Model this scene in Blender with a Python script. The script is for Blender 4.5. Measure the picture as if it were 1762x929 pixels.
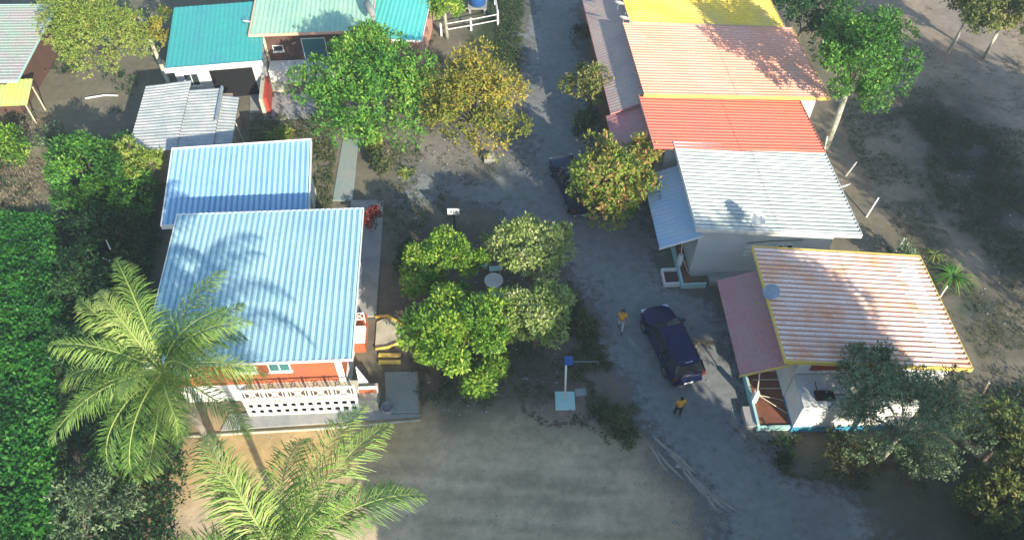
import bpy, math, random
import numpy as np
from mathutils import Vector, Matrix
R = math.radians
random.seed(7); rng = np.random.default_rng(7)
sc = bpy.context.scene
for o in list(bpy.data.objects): bpy.data.objects.remove(o)
# ------------------------------------------------------------------ camera, sky, sun, exposure
F = 1355.0; PITCH = R(50); H = 35.0; IW = 1762; IH = 929
cam = bpy.data.cameras.new('camera'); co = bpy.data.objects.new('camera', cam); sc.collection.objects.link(co)
co.location = (0, 0, H); co.rotation_euler = (R(90) - PITCH, 0, 0)
cam.sensor_width = 36; cam.lens = 36 * F / IW; cam.clip_start = .3; cam.clip_end = 4000
sc.camera = co
SUN_EL = R(24); SUN_AZ = R(31)           # azimuth: from -Y towards +X
TS = Vector((math.sin(SUN_AZ) * math.cos(SUN_EL), -math.cos(SUN_AZ) * math.cos(SUN_EL), math.sin(SUN_EL)))
w = bpy.data.worlds.new('World'); sc.world = w; w.use_nodes = True
nt = w.node_tree; bg = nt.nodes['Background']; sky = nt.nodes.new('ShaderNodeTexSky')
sky.sky_type = 'NISHITA'; sky.sun_disc = False; sky.sun_elevation = SUN_EL; sky.sun_rotation = math.atan2(TS.x, TS.y)
sky.air_density = 1.1; sky.dust_density = .6; sky.ozone_density = 2.5
nt.links.new(sky.outputs[0], bg.inputs[0]); bg.inputs[1].default_value = .15
sun = bpy.data.lights.new('sun', 'SUN'); sun.energy = 5.0; sun.angle = R(.55); sun.color = (1, .90, .74)
so = bpy.data.objects.new('sun', sun); sc.collection.objects.link(so); so.rotation_euler = TS.to_track_quat('Z', 'Y').to_euler()
sc.view_settings.view_transform = 'Standard'; sc.view_settings.look = 'None'
sc.view_settings.exposure = .95; sc.view_settings.gamma = 1
sc.render.resolution_x = 1024; sc.render.resolution_y = 539
# ------------------------------------------------------------------ helpers
def at(px, py, z=0.0):
    u = px - 881; v = 464.5 - py; h = H - z
    Y = F * math.cos(PITCH) + v * math.sin(PITCH); Z = F * math.sin(PITCH) - v * math.cos(PITCH)
    return Vector((u / Z * h, Y / Z * h, z))
def depth(p): return p[1] * math.cos(PITCH) + (H - p[2]) * math.sin(PITCH)
def hsh(a, b):
    return (np.sin(a * 127.1 + b * 311.7) * 43758.5453) % 1.0
def vnoise(x, y):
    x = np.asarray(x, float); y = np.asarray(y, float)
    xi = np.floor(x); yi = np.floor(y); fx = x - xi; fy = y - yi
    fx = fx * fx * (3 - 2 * fx); fy = fy * fy * (3 - 2 * fy)
    return (hsh(xi, yi) * (1 - fx) + hsh(xi + 1, yi) * fx) * (1 - fy) + (hsh(xi, yi + 1) * (1 - fx) + hsh(xi + 1, yi + 1) * fx) * fy
def fbm(x, y, n=4):
    s = 0; a = .5
    for i in range(n):
        s = s + a * vnoise(x + 17 * i, y + 31 * i); x = x * 2.03; y = y * 2.03; a *= .5
    return s / (1 - .5 ** n)
def tag(o, label=None, cat=None, group=None, kind=None):
    if label: o['label'] = label
    if cat: o['category'] = cat
    if group: o['group'] = group
    if kind: o['kind'] = kind
    return o
def thing(name, label, cat, loc=(0, 0, 0), rz=0, group=None):
    o = bpy.data.objects.new(name, None); sc.collection.objects.link(o)
    o.location = loc; o.rotation_euler = (0, 0, rz); o.empty_display_size = .2
    return tag(o, label, cat, group)
def mesh_obj(name, vs, fs, mat, parent=None, smooth=False, var=None, mats=None, midx=None):
    me = bpy.data.meshes.new(name); me.from_pydata([tuple(v) for v in vs], [], fs)
    for m in (mats or [mat]): me.materials.append(m)
    if midx is not None: me.polygons.foreach_set('material_index', np.array(midx, dtype=np.int32))
    if smooth: me.polygons.foreach_set('use_smooth', np.ones(len(me.polygons), dtype=bool))
    if var is not None:
        a = me.attributes.new('var', 'FLOAT', 'POINT'); a.data.foreach_set('value', np.asarray(var, dtype=np.float32))
    me.update()
    o = bpy.data.objects.new(name, me); sc.collection.objects.link(o)
    if parent: o.parent = parent
    return o
class MB:
    def __init__(s): s.v = []; s.f = []
    def box(s, x0, x1, y0, y1, z0, z1, rz=0, c=None):
        n = len(s.v); P = [(x0, y0, z0), (x1, y0, z0), (x1, y1, z0), (x0, y1, z0), (x0, y0, z1), (x1, y0, z1), (x1, y1, z1), (x0, y1, z1)]
        if rz:
            cx, cy = c or ((x0 + x1) / 2, (y0 + y1) / 2); k, q = math.cos(rz), math.sin(rz)
            P = [(cx + (x - cx) * k - (y - cy) * q, cy + (x - cx) * q + (y - cy) * k, z) for x, y, z in P]
        s.v += P; s.f += [(n, n + 3, n + 2, n + 1), (n + 4, n + 5, n + 6, n + 7), (n, n + 1, n + 5, n + 4), (n + 1, n + 2, n + 6, n + 5), (n + 2, n + 3, n + 7, n + 6), (n + 3, n, n + 4, n + 7)]
        return s
    def hexa(s, P):
        n = len(s.v); s.v += [tuple(p) for p in P]
        s.f += [(n, n + 3, n + 2, n + 1), (n + 4, n + 5, n + 6, n + 7), (n, n + 1, n + 5, n + 4), (n + 1, n + 2, n + 6, n + 5), (n + 2, n + 3, n + 7, n + 6), (n + 3, n, n + 4, n + 7)]
        return s
    def tube(s, pts, rad, seg=8, cap=True):
        pts = [Vector(p) for p in pts]; n0 = len(s.v)
        rr = rad if isinstance(rad, (list, tuple)) else [rad] * len(pts)
        for i, p in enumerate(pts):
            d = (pts[min(i + 1, len(pts) - 1)] - pts[max(i - 1, 0)]).normalized()
            a = d.cross(Vector((0, 0, 1)));
            if a.length < .05: a = d.cross(Vector((0, 1, 0)))
            a.normalize(); b = d.cross(a)
            for k in range(seg):
                t = 2 * math.pi * k / seg; s.v.append(tuple(p + (a * math.cos(t) + b * math.sin(t)) * rr[i]))
        for i in range(len(pts) - 1):
            for k in range(seg):
                k2 = (k + 1) % seg; a = n0 + i * seg
                s.f.append((a + k, a + k2, a + seg + k2, a + seg + k))
        if cap:
            s.f.append(tuple(n0 + k for k in range(seg))[::-1]); s.f.append(tuple(n0 + (len(pts) - 1) * seg + k for k in range(seg)))
        return s
    def bar(s, p, q, w_, h_=None):
        return s.tube([p, q], w_ * .7, 4)
    def lathe(s, prof, seg=20, c=(0, 0, 0), M=None):
        n0 = len(s.v)
        for r, z in prof:
            for k in range(seg):
                t = 2 * math.pi * k / seg; p = Vector((r * math.cos(t), r * math.sin(t), z))
                if M: p = M @ p
                s.v.append((p.x + c[0], p.y + c[1], p.z + c[2]))
        for i in range(len(prof) - 1):
            for k in range(seg):
                k2 = (k + 1) % seg; a = n0 + i * seg; s.f.append((a + k, a + k2, a + seg + k2, a + seg + k))
        return s
    def build(s, name, mat, parent=None, smooth=False, bevel=0):
        o = mesh_obj(name, s.v, s.f, mat, parent, smooth)
        if bevel:
            m = o.modifiers.new('bevel', 'BEVEL'); m.width = bevel; m.segments = 2; m.limit_method = 'ANGLE'
        return o
# ------------------------------------------------------------------ materials
def mat(name, col, rough=.7, col2=None, scale=2.0, bump=0.0, bscale=30, metal=0, stretch=(1, 1, 1), lo=.35, hi=.65, spec=.4, coat=0, fine=.12):
    m = bpy.data.materials.new(name); m.use_nodes = True; N = m.node_tree.nodes; L = m.node_tree.links
    b = N['Principled BSDF']; b.inputs['Roughness'].default_value = rough; b.inputs['Metallic'].default_value = metal
    b.inputs['Specular IOR Level'].default_value = spec; b.inputs['Coat Weight'].default_value = coat
    tc = N.new('ShaderNodeTexCoord'); mp = N.new('ShaderNodeMapping'); mp.inputs['Scale'].default_value = stretch
    L.new(tc.outputs['Object'], mp.inputs[0])
    no = N.new('ShaderNodeTexNoise'); no.inputs['Scale'].default_value = scale; no.inputs['Detail'].default_value = 6; L.new(mp.outputs[0], no.inputs[0])
    cr = N.new('ShaderNodeMapRange'); cr.inputs[1].default_value = lo; cr.inputs[2].default_value = hi; L.new(no.outputs[0], cr.inputs[0])
    mx = N.new('ShaderNodeMix'); mx.data_type = 'RGBA'; L.new(cr.outputs[0], mx.inputs[0])
    c2 = col2 or tuple(c * .75 for c in col)
    mx.inputs[6].default_value = (*col, 1); mx.inputs[7].default_value = (*c2, 1)
    n2 = N.new('ShaderNodeTexNoise'); n2.inputs['Scale'].default_value = bscale; n2.inputs['Detail'].default_value = 4; L.new(tc.outputs['Object'], n2.inputs[0])
    r2 = N.new('ShaderNodeMapRange'); r2.inputs[1].default_value = .3; r2.inputs[2].default_value = .7; r2.inputs[3].default_value = 1 - fine; r2.inputs[4].default_value = 1 + fine; L.new(n2.outputs[0], r2.inputs[0])
    mu = N.new('ShaderNodeVectorMath'); mu.operation = 'SCALE'; L.new(mx.outputs[2], mu.inputs[0]); L.new(r2.outputs[0], mu.inputs['Scale'])
    L.new(mu.outputs[0], b.inputs['Base Color'])
    if bump:
        bp = N.new('ShaderNodeBump'); bp.inputs['Strength'].default_value = bump; bp.inputs['Distance'].default_value = .02; L.new(n2.outputs[0], bp.inputs['Height']); L.new(bp.outputs[0], b.inputs['Normal'])
    return m
def leafmat(name, cols, rough=.55, trans=.3):
    m = bpy.data.materials.new(name); m.use_nodes = True; N = m.node_tree.nodes; L = m.node_tree.links
    b = N['Principled BSDF']; b.inputs['Roughness'].default_value = rough; b.inputs['Specular IOR Level'].default_value = .3
    a = N.new('ShaderNodeAttribute'); a.attribute_name = 'var'
    r = N.new('ShaderNodeValToRGB'); e = r.color_ramp.elements
    for i, c in enumerate(cols):
        t = i / (len(cols) - 1)
        if i == 0: el = e[0]; el.position = 0
        elif i == len(cols) - 1: el = e[-1]; el.position = 1
        else: el = e.new(t)
        el.color = (*c, 1)
    L.new(a.outputs['Fac'], r.inputs[0]); L.new(r.outputs[0], b.inputs['Base Color'])
    t = N.new('ShaderNodeBsdfTranslucent'); L.new(r.outputs[0], t.inputs[0])
    mx = N.new('ShaderNodeMixShader'); mx.inputs[0].default_value = trans; L.new(b.outputs[0], mx.inputs[1]); L.new(t.outputs[0], mx.inputs[2])
    L.new(mx.outputs[0], N['Material Output'].inputs[0])
    return m
M = {}
M['blue_roof'] = mat('blue_roof', (.37, .56, .59), .42, (.29, .47, .54), .35, stretch=(1, 1, 1), bscale=6, fine=.06)
M['sky_roof'] = mat('sky_roof', (.36, .56, .68), .45, (.30, .52, .66), .5, bscale=6, fine=.05)
M['teal_roof'] = mat('teal_roof', (.05, .36, .31), .45, (.06, .30, .32), .5, bscale=5, fine=.08)
M['mint_roof'] = mat('mint_roof', (.36, .58, .40), .45, (.28, .50, .38), .7, bscale=5, fine=.08)
M['aqua_roof'] = mat('aqua_roof', (.12, .58, .48), .45, (.10, .52, .46), .6, bscale=5, fine=.08)
M['old_roof'] = mat('old_roof', (.42, .42, .40), .85, (.30, .34, .33), 1.2, bump=.3, bscale=9, fine=.15)
M['white_roof'] = mat('white_roof', (.62, .66, .60), .8, (.44, .50, .46), .8, bump=.2, bscale=9, fine=.16)
M['orange_roof'] = mat('orange_roof', (.78, .62, .54), .8, (.76, .38, .20), .75, bump=.2, bscale=9, fine=.12, lo=.44, hi=.72)
M['salmon_roof'] = mat('salmon_roof', (.80, .37, .23), .6, (.76, .42, .30), .4, bscale=7, fine=.07)
M['yellow_roof'] = mat('yellow_roof', (.80, .56, .05), .6, (.72, .52, .12), .4, bscale=7, fine=.07)
M['coral_roof'] = mat('coral_roof', (.72, .17, .10), .6, (.62, .16, .11), .4, bscale=7, fine=.07)
M['rose_roof'] = mat('rose_roof', (.44, .19, .18), .75, (.40, .22, .20), .8, bscale=7, fine=.1)
M['taupe_roof'] = mat('taupe_roof', (.44, .34, .28), .75, (.38, .29, .26), .8, bscale=7, fine=.1)
M['slate_roof'] = mat('slate_roof', (.30, .42, .55), .7, (.38, .46, .52), .8, bscale=7, fine=.08)
M['moss_roof'] = mat('moss_roof', (.26, .36, .28), .7, (.34, .30, .29), .9, bscale=7, fine=.12)
M['lime_roof'] = mat('lime_roof', (.38, .58, .16), .6, (.56, .52, .12), .6, bscale=7, fine=.12)
M['white'] = mat('white_paint', (.80, .80, .76), .6, (.68, .68, .64), 1.5, bscale=12, fine=.06)
M['cream'] = mat('cream_wall', (.60, .60, .55), .8, (.50, .52, .50), .8, bump=.1, bscale=14, fine=.07)
M['yellow_trim'] = mat('yellow_trim', (.80, .58, .10), .6, (.70, .52, .14), 2, fine=.06)
M['terracotta'] = mat('terracotta_wall', (.42, .115, .045), .75, (.33, .10, .05), 1.6, bscale=14, fine=.1)
M['red_panel'] = mat('red_panel', (.42, .05, .03), .7, (.34, .05, .035), 1.6, fine=.1)
M['brown_wall'] = mat('brown_wall', (.12, .06, .045), .8, (.09, .05, .04), 1.6, fine=.12)
M['pink_wall'] = mat('pink_wall', (.55, .30, .22), .8, None, 1.2, fine=.1)
M['tile'] = mat('terracotta_tile', (.24, .085, .045), .6, (.17, .07, .045), 1.8, bscale=10, fine=.15)
M['concrete'] = mat('concrete', (.34, .33, .30), .9, (.24, .25, .24), 1.1, bump=.3, bscale=14, fine=.12)
M['pale_concrete'] = mat('pale_concrete', (.50, .48, .36), .9, (.40, .38, .28), 1.3, bump=.3, bscale=14, fine=.12)
M['green_concrete'] = mat('green_concrete', (.22, .29, .26), .9, (.28, .30, .27), .9, bump=.3, bscale=14, fine=.12)
M['blue_paint'] = mat('blue_plinth_paint', (.04, .22, .42), .6, (.05, .28, .38), 1.2, fine=.1)
M['aqua_paint'] = mat('aqua_paint', (.36, .62, .58), .6, (.42, .60, .56), 1.2, fine=.08)
M['white_valley'] = mat('white_valley_shade', (.20, .23, .21), .9, (.28, .30, .27), 1.2, fine=.2)  # valley materials: stripe shade between roof ribs, painted as a darker colour
M['orange_valley'] = mat('orange_valley_shade', (.46, .30, .23), .9, (.52, .22, .10), 1.0, fine=.2)
M['blue_valley'] = mat('blue_valley', (.22, .40, .46), .6, (.18, .35, .44), .6, fine=.08)  # darker blues paint the shade between ribs
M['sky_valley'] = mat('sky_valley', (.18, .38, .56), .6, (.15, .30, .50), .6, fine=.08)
M['glass'] = mat('dark_glass', (.02, .03, .035), .12, (.03, .045, .05), .8, fine=0, spec=.6)
M['teal_glass'] = mat('teal_glass', (.03, .16, .15), .15, (.04, .12, .12), .8, fine=0, spec=.6)
M['black'] = mat('black_plastic', (.012, .012, .014), .55, None, 4, fine=.05)
M['navy'] = mat('navy_car_paint', (.002, .006, .045), .35, (.002, .007, .052), 1, fine=0, spec=.25, coat=.12)
M['rubber'] = mat('tyre_rubber', (.02, .02, .02), .85, None, 4, fine=.1)
M['chrome'] = mat('chrome', (.65, .66, .68), .25, None, 4, fine=0, metal=1)
M['alloy'] = mat('alloy_rim', (.35, .36, .38), .4, None, 4, fine=0, metal=.8)
M['red_lens'] = mat('red_lens', (.16, .02, .012), .25, None, 4, fine=0)
M['clear_lens'] = mat('clear_lens', (.6, .62, .65), .15, None, 4, fine=0)
M['plate'] = mat('number_plate', (.75, .75, .78), .5, None, 4, fine=0)
M['bark'] = mat('bark', (.16, .12, .085), .95, (.10, .08, .06), 6, bump=.6, bscale=20, fine=.2)
M['pale_bark'] = mat('pale_bark', (.46, .44, .36), .95, (.22, .24, .17), 4, bump=.4, bscale=16, fine=.2)
M['palm_bark'] = mat('palm_bark', (.27, .24, .19), .95, (.18, .16, .13), 3, bump=.5, bscale=10, fine=.2, stretch=(1, 1, 6))
M['shirt'] = mat('yellow_shirt', (.72, .36, .03), .9, (.62, .30, .03), 8, fine=.1)
M['pale_cloth'] = mat('pale_cloth', (.45, .46, .48), .9, (.36, .38, .42), 8, fine=.1)
M['dark_cloth'] = mat('dark_cloth', (.015, .018, .022), .9, None, 8, fine=.1)
M['skin'] = mat('skin', (.36, .19, .12), .6, (.32, .17, .11), 8, fine=.05)
M['hair'] = mat('black_hair', (.012, .010, .009), .6, None, 30, fine=.2)
M['tan_fur'] = mat('tan_fur', (.42, .30, .17), .9, (.34, .24, .14), 12, fine=.2)
M['wood'] = mat('weathered_wood', (.34, .27, .19), .9, (.24, .20, .15), 6, fine=.2)
M['pale_wood'] = mat('pale_wood', (.58, .50, .36), .8, (.48, .42, .31), 6, fine=.1)
M['blue_plastic'] = mat('blue_plastic', (.02, .09, .30), .45, None, 3, fine=.05)
M['orange_clay'] = mat('orange_clay', (.62, .33, .07), .8, None, 3, fine=.1)
M['stone'] = mat('grey_stone', (.30, .30, .29), .9, None, 5, bump=.5, fine=.2)
M['grey_metal'] = mat('grey_metal', (.30, .36, .40), .45, (.24, .28, .32), 3, metal=.3, fine=.05)
L_ = leafmat
M['mango'] = L_('mango_leaves', [(.02, .07, .015), (.05, .17, .025), (.10, .28, .035), (.20, .38, .05), (.34, .48, .09)])
M['mango2'] = L_('bright_leaves', [(.03, .09, .012), (.08, .20, .02), (.17, .33, .03), (.32, .46, .05), (.52, .58, .12)])
M['golden'] = L_('golden_leaves', [(.05, .08, .015), (.14, .19, .03), (.30, .30, .04), (.46, .33, .06), (.58, .50, .09)])
M['olive'] = L_('olive_leaves', [(.05, .07, .02), (.11, .15, .035), (.20, .24, .05), (.30, .26, .09), (.38, .38, .12)])
M['rusty'] = L_('rusty_leaves', [(.05, .09, .02), (.14, .22, .03), (.26, .36, .05), (.40, .26, .08), (.50, .20, .09)])
M['pale_green'] = L_('pale_green_leaves', [(.05, .09, .02), (.12, .20, .04), (.23, .33, .07), (.36, .45, .12), (.48, .50, .24)])
M['greygreen'] = L_('grey_green_leaves', [(.04, .08, .04), (.09, .15, .07), (.16, .24, .11), (.25, .33, .17), (.38, .43, .27)])
M['lime'] = L_('lime_leaves', [(.06, .11, .02), (.13, .21, .03), (.23, .33, .05), (.34, .41, .08), (.44, .38, .12)])
M['dark_leaf'] = L_('dark_leaves', [(.01, .03, .012), (.02, .06, .02), (.035, .10, .03), (.06, .16, .04), (.13, .26, .06)])
M['palm'] = L_('palm_leaves', [(.07, .15, .03), (.14, .25, .05), (.23, .36, .07), (.34, .45, .11), (.46, .50, .18)], trans=.25)
M['crop'] = L_('crop_leaves', [(.008, .05, .008), (.018, .105, .012), (.035, .17, .018), (.065, .22, .025), (.12, .28, .04)], trans=.15)
M['weed'] = L_('weed_leaves', [(.03, .06, .02), (.06, .10, .03), (.12, .15, .05), (.20, .19, .09), (.30, .24, .13)])
M['dry'] = L_('dry_stems', [(.14, .11, .07), (.24, .20, .13), (.34, .29, .19), (.42, .37, .26)])
M['red_leaf'] = L_('red_leaves', [(.10, .02, .02), (.22, .04, .03), (.34, .08, .05), (.30, .14, .06)])
# ------------------------------------------------------------------ ground with soil zones
def inpoly(X, Y, poly):
    ins = np.zeros(X.shape, bool); n = len(poly)
    for i in range(n):
        x1, y1 = poly[i][:2]; x2, y2 = poly[(i + 1) % n][:2]
        c = ((y1 > Y) != (y2 > Y)) & (X < (x2 - x1) * (Y - y1) / ((y2 - y1) or 1e-9) + x1)
        ins ^= c
    return ins
def sdist(X, Y, poly):
    d = np.full(X.shape, 1e9); n = len(poly)
    for i in range(n):
        x1, y1 = poly[i][:2]; x2, y2 = poly[(i + 1) % n][:2]
        dx, dy = x2 - x1, y2 - y1; t = np.clip(((X - x1) * dx + (Y - y1) * dy) / (dx * dx + dy * dy + 1e-9), 0, 1)
        d = np.minimum(d, np.hypot(X - x1 - t * dx, Y - y1 - t * dy))
    return np.where(inpoly(X, Y, poly), d, -d)
def pxpoly(pts): return [at(*p) for p in pts]
ROAD = pxpoly([(903, -60), (1003, -60), (1015, 120), (1030, 250), (1130, 380), (1165, 480), (1260, 560), (1290, 700), (1330, 760), (1500, 860), (1560, 1050), (1290, 1050), (1200, 860), (1110, 740), (1060, 640), (1010, 540), (960, 430), (850, 370), (700, 345), (690, 275), (830, 300), (890, 260), (893, 120)])
ZONES = [   # polygon in photo pixels, colour, softness (m), wobble (m)
    ([(1420, -200), (2400, -200), (2400, 700), (1700, 560), (1480, 300)], (.28, .215, .15), 2.5, 3),
    ([(1530, 170), (1620, 160), (1762, 260), (1900, 420), (1762, 480), (1640, 380), (1560, 300)], (.060, .070, .055), 2.5, 3),
    ([(1560, 420), (1762, 520), (1762, 600), (1640, 560)], (.055, .065, .050), 2, 3),
    ([(1570, -40), (1640, -60), (1762, 120), (1762, 190), (1680, 130)], (.24, .205, .165), 2, 2),
    ([(-200, 190), (120, 180), (130, 290), (110, 370), (-200, 380)], (.22, .20, .13), 2, 2),
    ([(-300, 372), (112, 375), (108, 600), (115, 1200), (-400, 1200)], (.018, .05, .01), .6, .6),
    ([(112, 250), (290, 240), (270, 420), (240, 640), (330, 929), (280, 1200), (110, 1200)], (.035, .045, .022), 1.2, 1.5),
    ([(430, 735), (720, 715), (900, 700), (1060, 740), (1190, 860), (1290, 1100), (240, 1200), (290, 800)], (.52, .40, .25), 1.2, 1.5),
    ([(420, 735), (730, 720), (700, 800), (500, 830), (290, 860), (300, 770)], (.50, .34, .15), 1.5, 1),
    ([(900, 600), (1020, 600), (1060, 720), (1000, 720), (900, 700), (830, 690)], (.17, .125, .105), 1.2, 1.5),
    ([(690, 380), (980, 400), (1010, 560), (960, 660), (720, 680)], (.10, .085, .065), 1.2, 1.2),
    ([(700, 240), (900, 230), (890, 300), (830, 310), (700, 300)], (.22, .20, .17), 1, 1),
    ([(850, -60), (905, -60), (893, 120), (870, 120), (800, 60)], (.035, .055, .025), .8, .8),
    ([(1450, 760), (1660, 760), (1762, 700), (1900, 1200), (1600, 1200), (1480, 900)], (.10, .095, .075), 2, 2),
    ([(1660, 700), (1900, 640), (1900, 1200), (1640, 1000)], (.035, .045, .03), 2, 2),
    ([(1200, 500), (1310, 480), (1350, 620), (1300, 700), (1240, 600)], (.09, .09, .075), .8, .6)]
def ground_colour(X, Y):
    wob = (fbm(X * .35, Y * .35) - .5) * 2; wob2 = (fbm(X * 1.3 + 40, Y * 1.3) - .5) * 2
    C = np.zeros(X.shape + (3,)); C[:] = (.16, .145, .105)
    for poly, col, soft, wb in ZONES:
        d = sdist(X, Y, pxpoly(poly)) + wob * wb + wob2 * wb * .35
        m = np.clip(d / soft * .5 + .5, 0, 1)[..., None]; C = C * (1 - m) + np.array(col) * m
    n = fbm(X * .8 + 9, Y * .8, 5); n2 = fbm(X * .16 + 3, Y * .16 + 5, 3)
    k = .72 + .6 * n; C = C * k[..., None]
    lot = np.clip(sdist(X, Y, pxpoly([(430, 745), (720, 720), (1060, 740), (1190, 860), (1290, 1100), (240, 1200), (290, 800)])) / 2, 0, 1)
    tr = fbm(X * .13 + .03 * Y * Y, Y * 1.7 + .9 * np.sin(X * .22), 4); C = C * (1 - lot * np.clip((tr - .44) * 1.1, -.08, .18))[..., None]
    g = np.clip((n2 - .52) * 5, 0, 1) * np.clip((n - .4) * 3, 0, 1) * .55 * (1 - lot)
    C = C * (1 - g[..., None]) + np.array((.06, .075, .04)) * g[..., None]
    return C
def groundmat(name, alpha=False):
    m = bpy.data.materials.new(name); m.use_nodes = True; N = m.node_tree.nodes; L = m.node_tree.links
    b = N['Principled BSDF']; b.inputs['Roughness'].default_value = .95; b.inputs['Specular IOR Level'].default_value = .15
    a = N.new('ShaderNodeAttribute'); a.attribute_name = 'soil'
    tc = N.new('ShaderNodeTexCoord')
    n1 = N.new('ShaderNodeTexNoise'); n1.inputs['Scale'].default_value = 2.2; n1.inputs['Detail'].default_value = 9; n1.inputs['Roughness'].default_value = .65; L.new(tc.outputs['Object'], n1.inputs[0])
    n2 = N.new('ShaderNodeTexNoise'); n2.inputs['Scale'].default_value = 14; n2.inputs['Detail'].default_value = 6; L.new(tc.outputs['Object'], n2.inputs[0])
    ad = N.new('ShaderNodeMath'); ad.operation = 'MULTIPLY_ADD'; L.new(n2.outputs[0], ad.inputs[0]); ad.inputs[1].default_value = .45; L.new(n1.outputs[0], ad.inputs[2])
    r = N.new('ShaderNodeMapRange'); r.inputs[1].default_value = .45; r.inputs[2].default_value = 1.0; r.inputs[3].default_value = .74; r.inputs[4].default_value = 1.26; L.new(ad.outputs[0], r.inputs[0])
    mu = N.new('ShaderNodeVectorMath'); mu.operation = 'SCALE'; L.new(a.outputs['Color'], mu.inputs[0]); L.new(r.outputs[0], mu.inputs['Scale']); L.new(mu.outputs[0], b.inputs['Base Color'])
    bp = N.new('ShaderNodeBump'); bp.inputs['Strength'].default_value = .32; bp.inputs['Distance'].default_value = .06; L.new(ad.outputs[0], bp.inputs['Height']); L.new(bp.outputs[0], b.inputs['Normal'])
    if alpha:
        w_ = N.new('ShaderNodeAttribute'); w_.attribute_name = 'edge'
        s = N.new('ShaderNodeMath'); s.operation = 'MULTIPLY_ADD'; L.new(n1.outputs[0], s.inputs[0]); s.inputs[1].default_value = 1.6; s.inputs[2].default_value = -.8
        s2 = N.new('ShaderNodeMath'); s2.operation = 'ADD'; L.new(s.outputs[0], s2.inputs[0]); L.new(w_.outputs['Fac'], s2.inputs[1])
        r3 = N.new('ShaderNodeMapRange'); r3.inputs[1].default_value = .15; r3.inputs[2].default_value = .85; L.new(s2.outputs[0], r3.inputs[0]); L.new(r3.outputs[0], b.inputs['Alpha'])
    return m
def axis(lo, hi, st, far):
    return np.concatenate([[-far, -far * .3], np.arange(lo, hi + st / 2, st), [far * .3, far]]) if lo < 0 else np.concatenate([[-far, -far * .3, -40], np.arange(lo, hi + st / 2, st), [far * .3, far]])
def sheet(name, xs, ys, z, mat_, edgepoly=None):
    X, Y = np.meshgrid(xs, ys); nx, ny = len(xs), len(ys)
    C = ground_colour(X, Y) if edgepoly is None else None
    if edgepoly is not None:
        n = fbm(X * .5, Y * .5, 5); n2 = fbm((X + .35 * Y) * 1.6, (Y - .3 * X) * .22, 4)
        C = np.zeros(X.shape + (3,)); C[:] = (.185, .195, .190); C *= (.72 + .35 * n + .22 * n2)[..., None]; sb = np.clip((20 - Y) / 8, 0, 1)[..., None]; C = C * (1 - sb * .7) + np.array((.24, .235, .20)) * sb * .7 * (.75 + .5 * n)[..., None]
    vs = np.stack([X.ravel(), Y.ravel(), np.full(X.size, z)], 1)
    keep = np.ones(X.shape, bool)
    if edgepoly is not None:
        E_ = sdist(X, Y, edgepoly) + (fbm(X * .6, Y * .6) - .5) * 2.2; keep = E_ > -2.2
    fs = []
    for j in range(ny - 1):
        for i in range(nx - 1):
            if keep[j, i] and keep[j + 1, i] and keep[j, i + 1] and keep[j + 1, i + 1]:
                a = j * nx + i; fs.append((a, a + 1, a + nx + 1, a + nx))
    o = mesh_obj(name, vs, fs, mat_); me = o.data
    at_ = me.attributes.new('soil', 'FLOAT_COLOR', 'POINT'); c4 = np.ones((X.size, 4), np.float32); c4[:, :3] = C.reshape(-1, 3); at_.data.foreach_set('color', c4.ravel())
    if edgepoly is not None:
        e = me.attributes.new('edge', 'FLOAT', 'POINT'); e.data.foreach_set('value', np.clip(E_ / 2.6 + .45, 0, 1).astype(np.float32).ravel())
    return tag(o, kind='structure')
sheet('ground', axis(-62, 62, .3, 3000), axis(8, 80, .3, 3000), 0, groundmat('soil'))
RP = [(p.x, p.y) for p in ROAD]
sheet('road', np.arange(-10, 26, .25), np.arange(6, 72, .25), .006, groundmat('road_dirt', True), RP)
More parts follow.
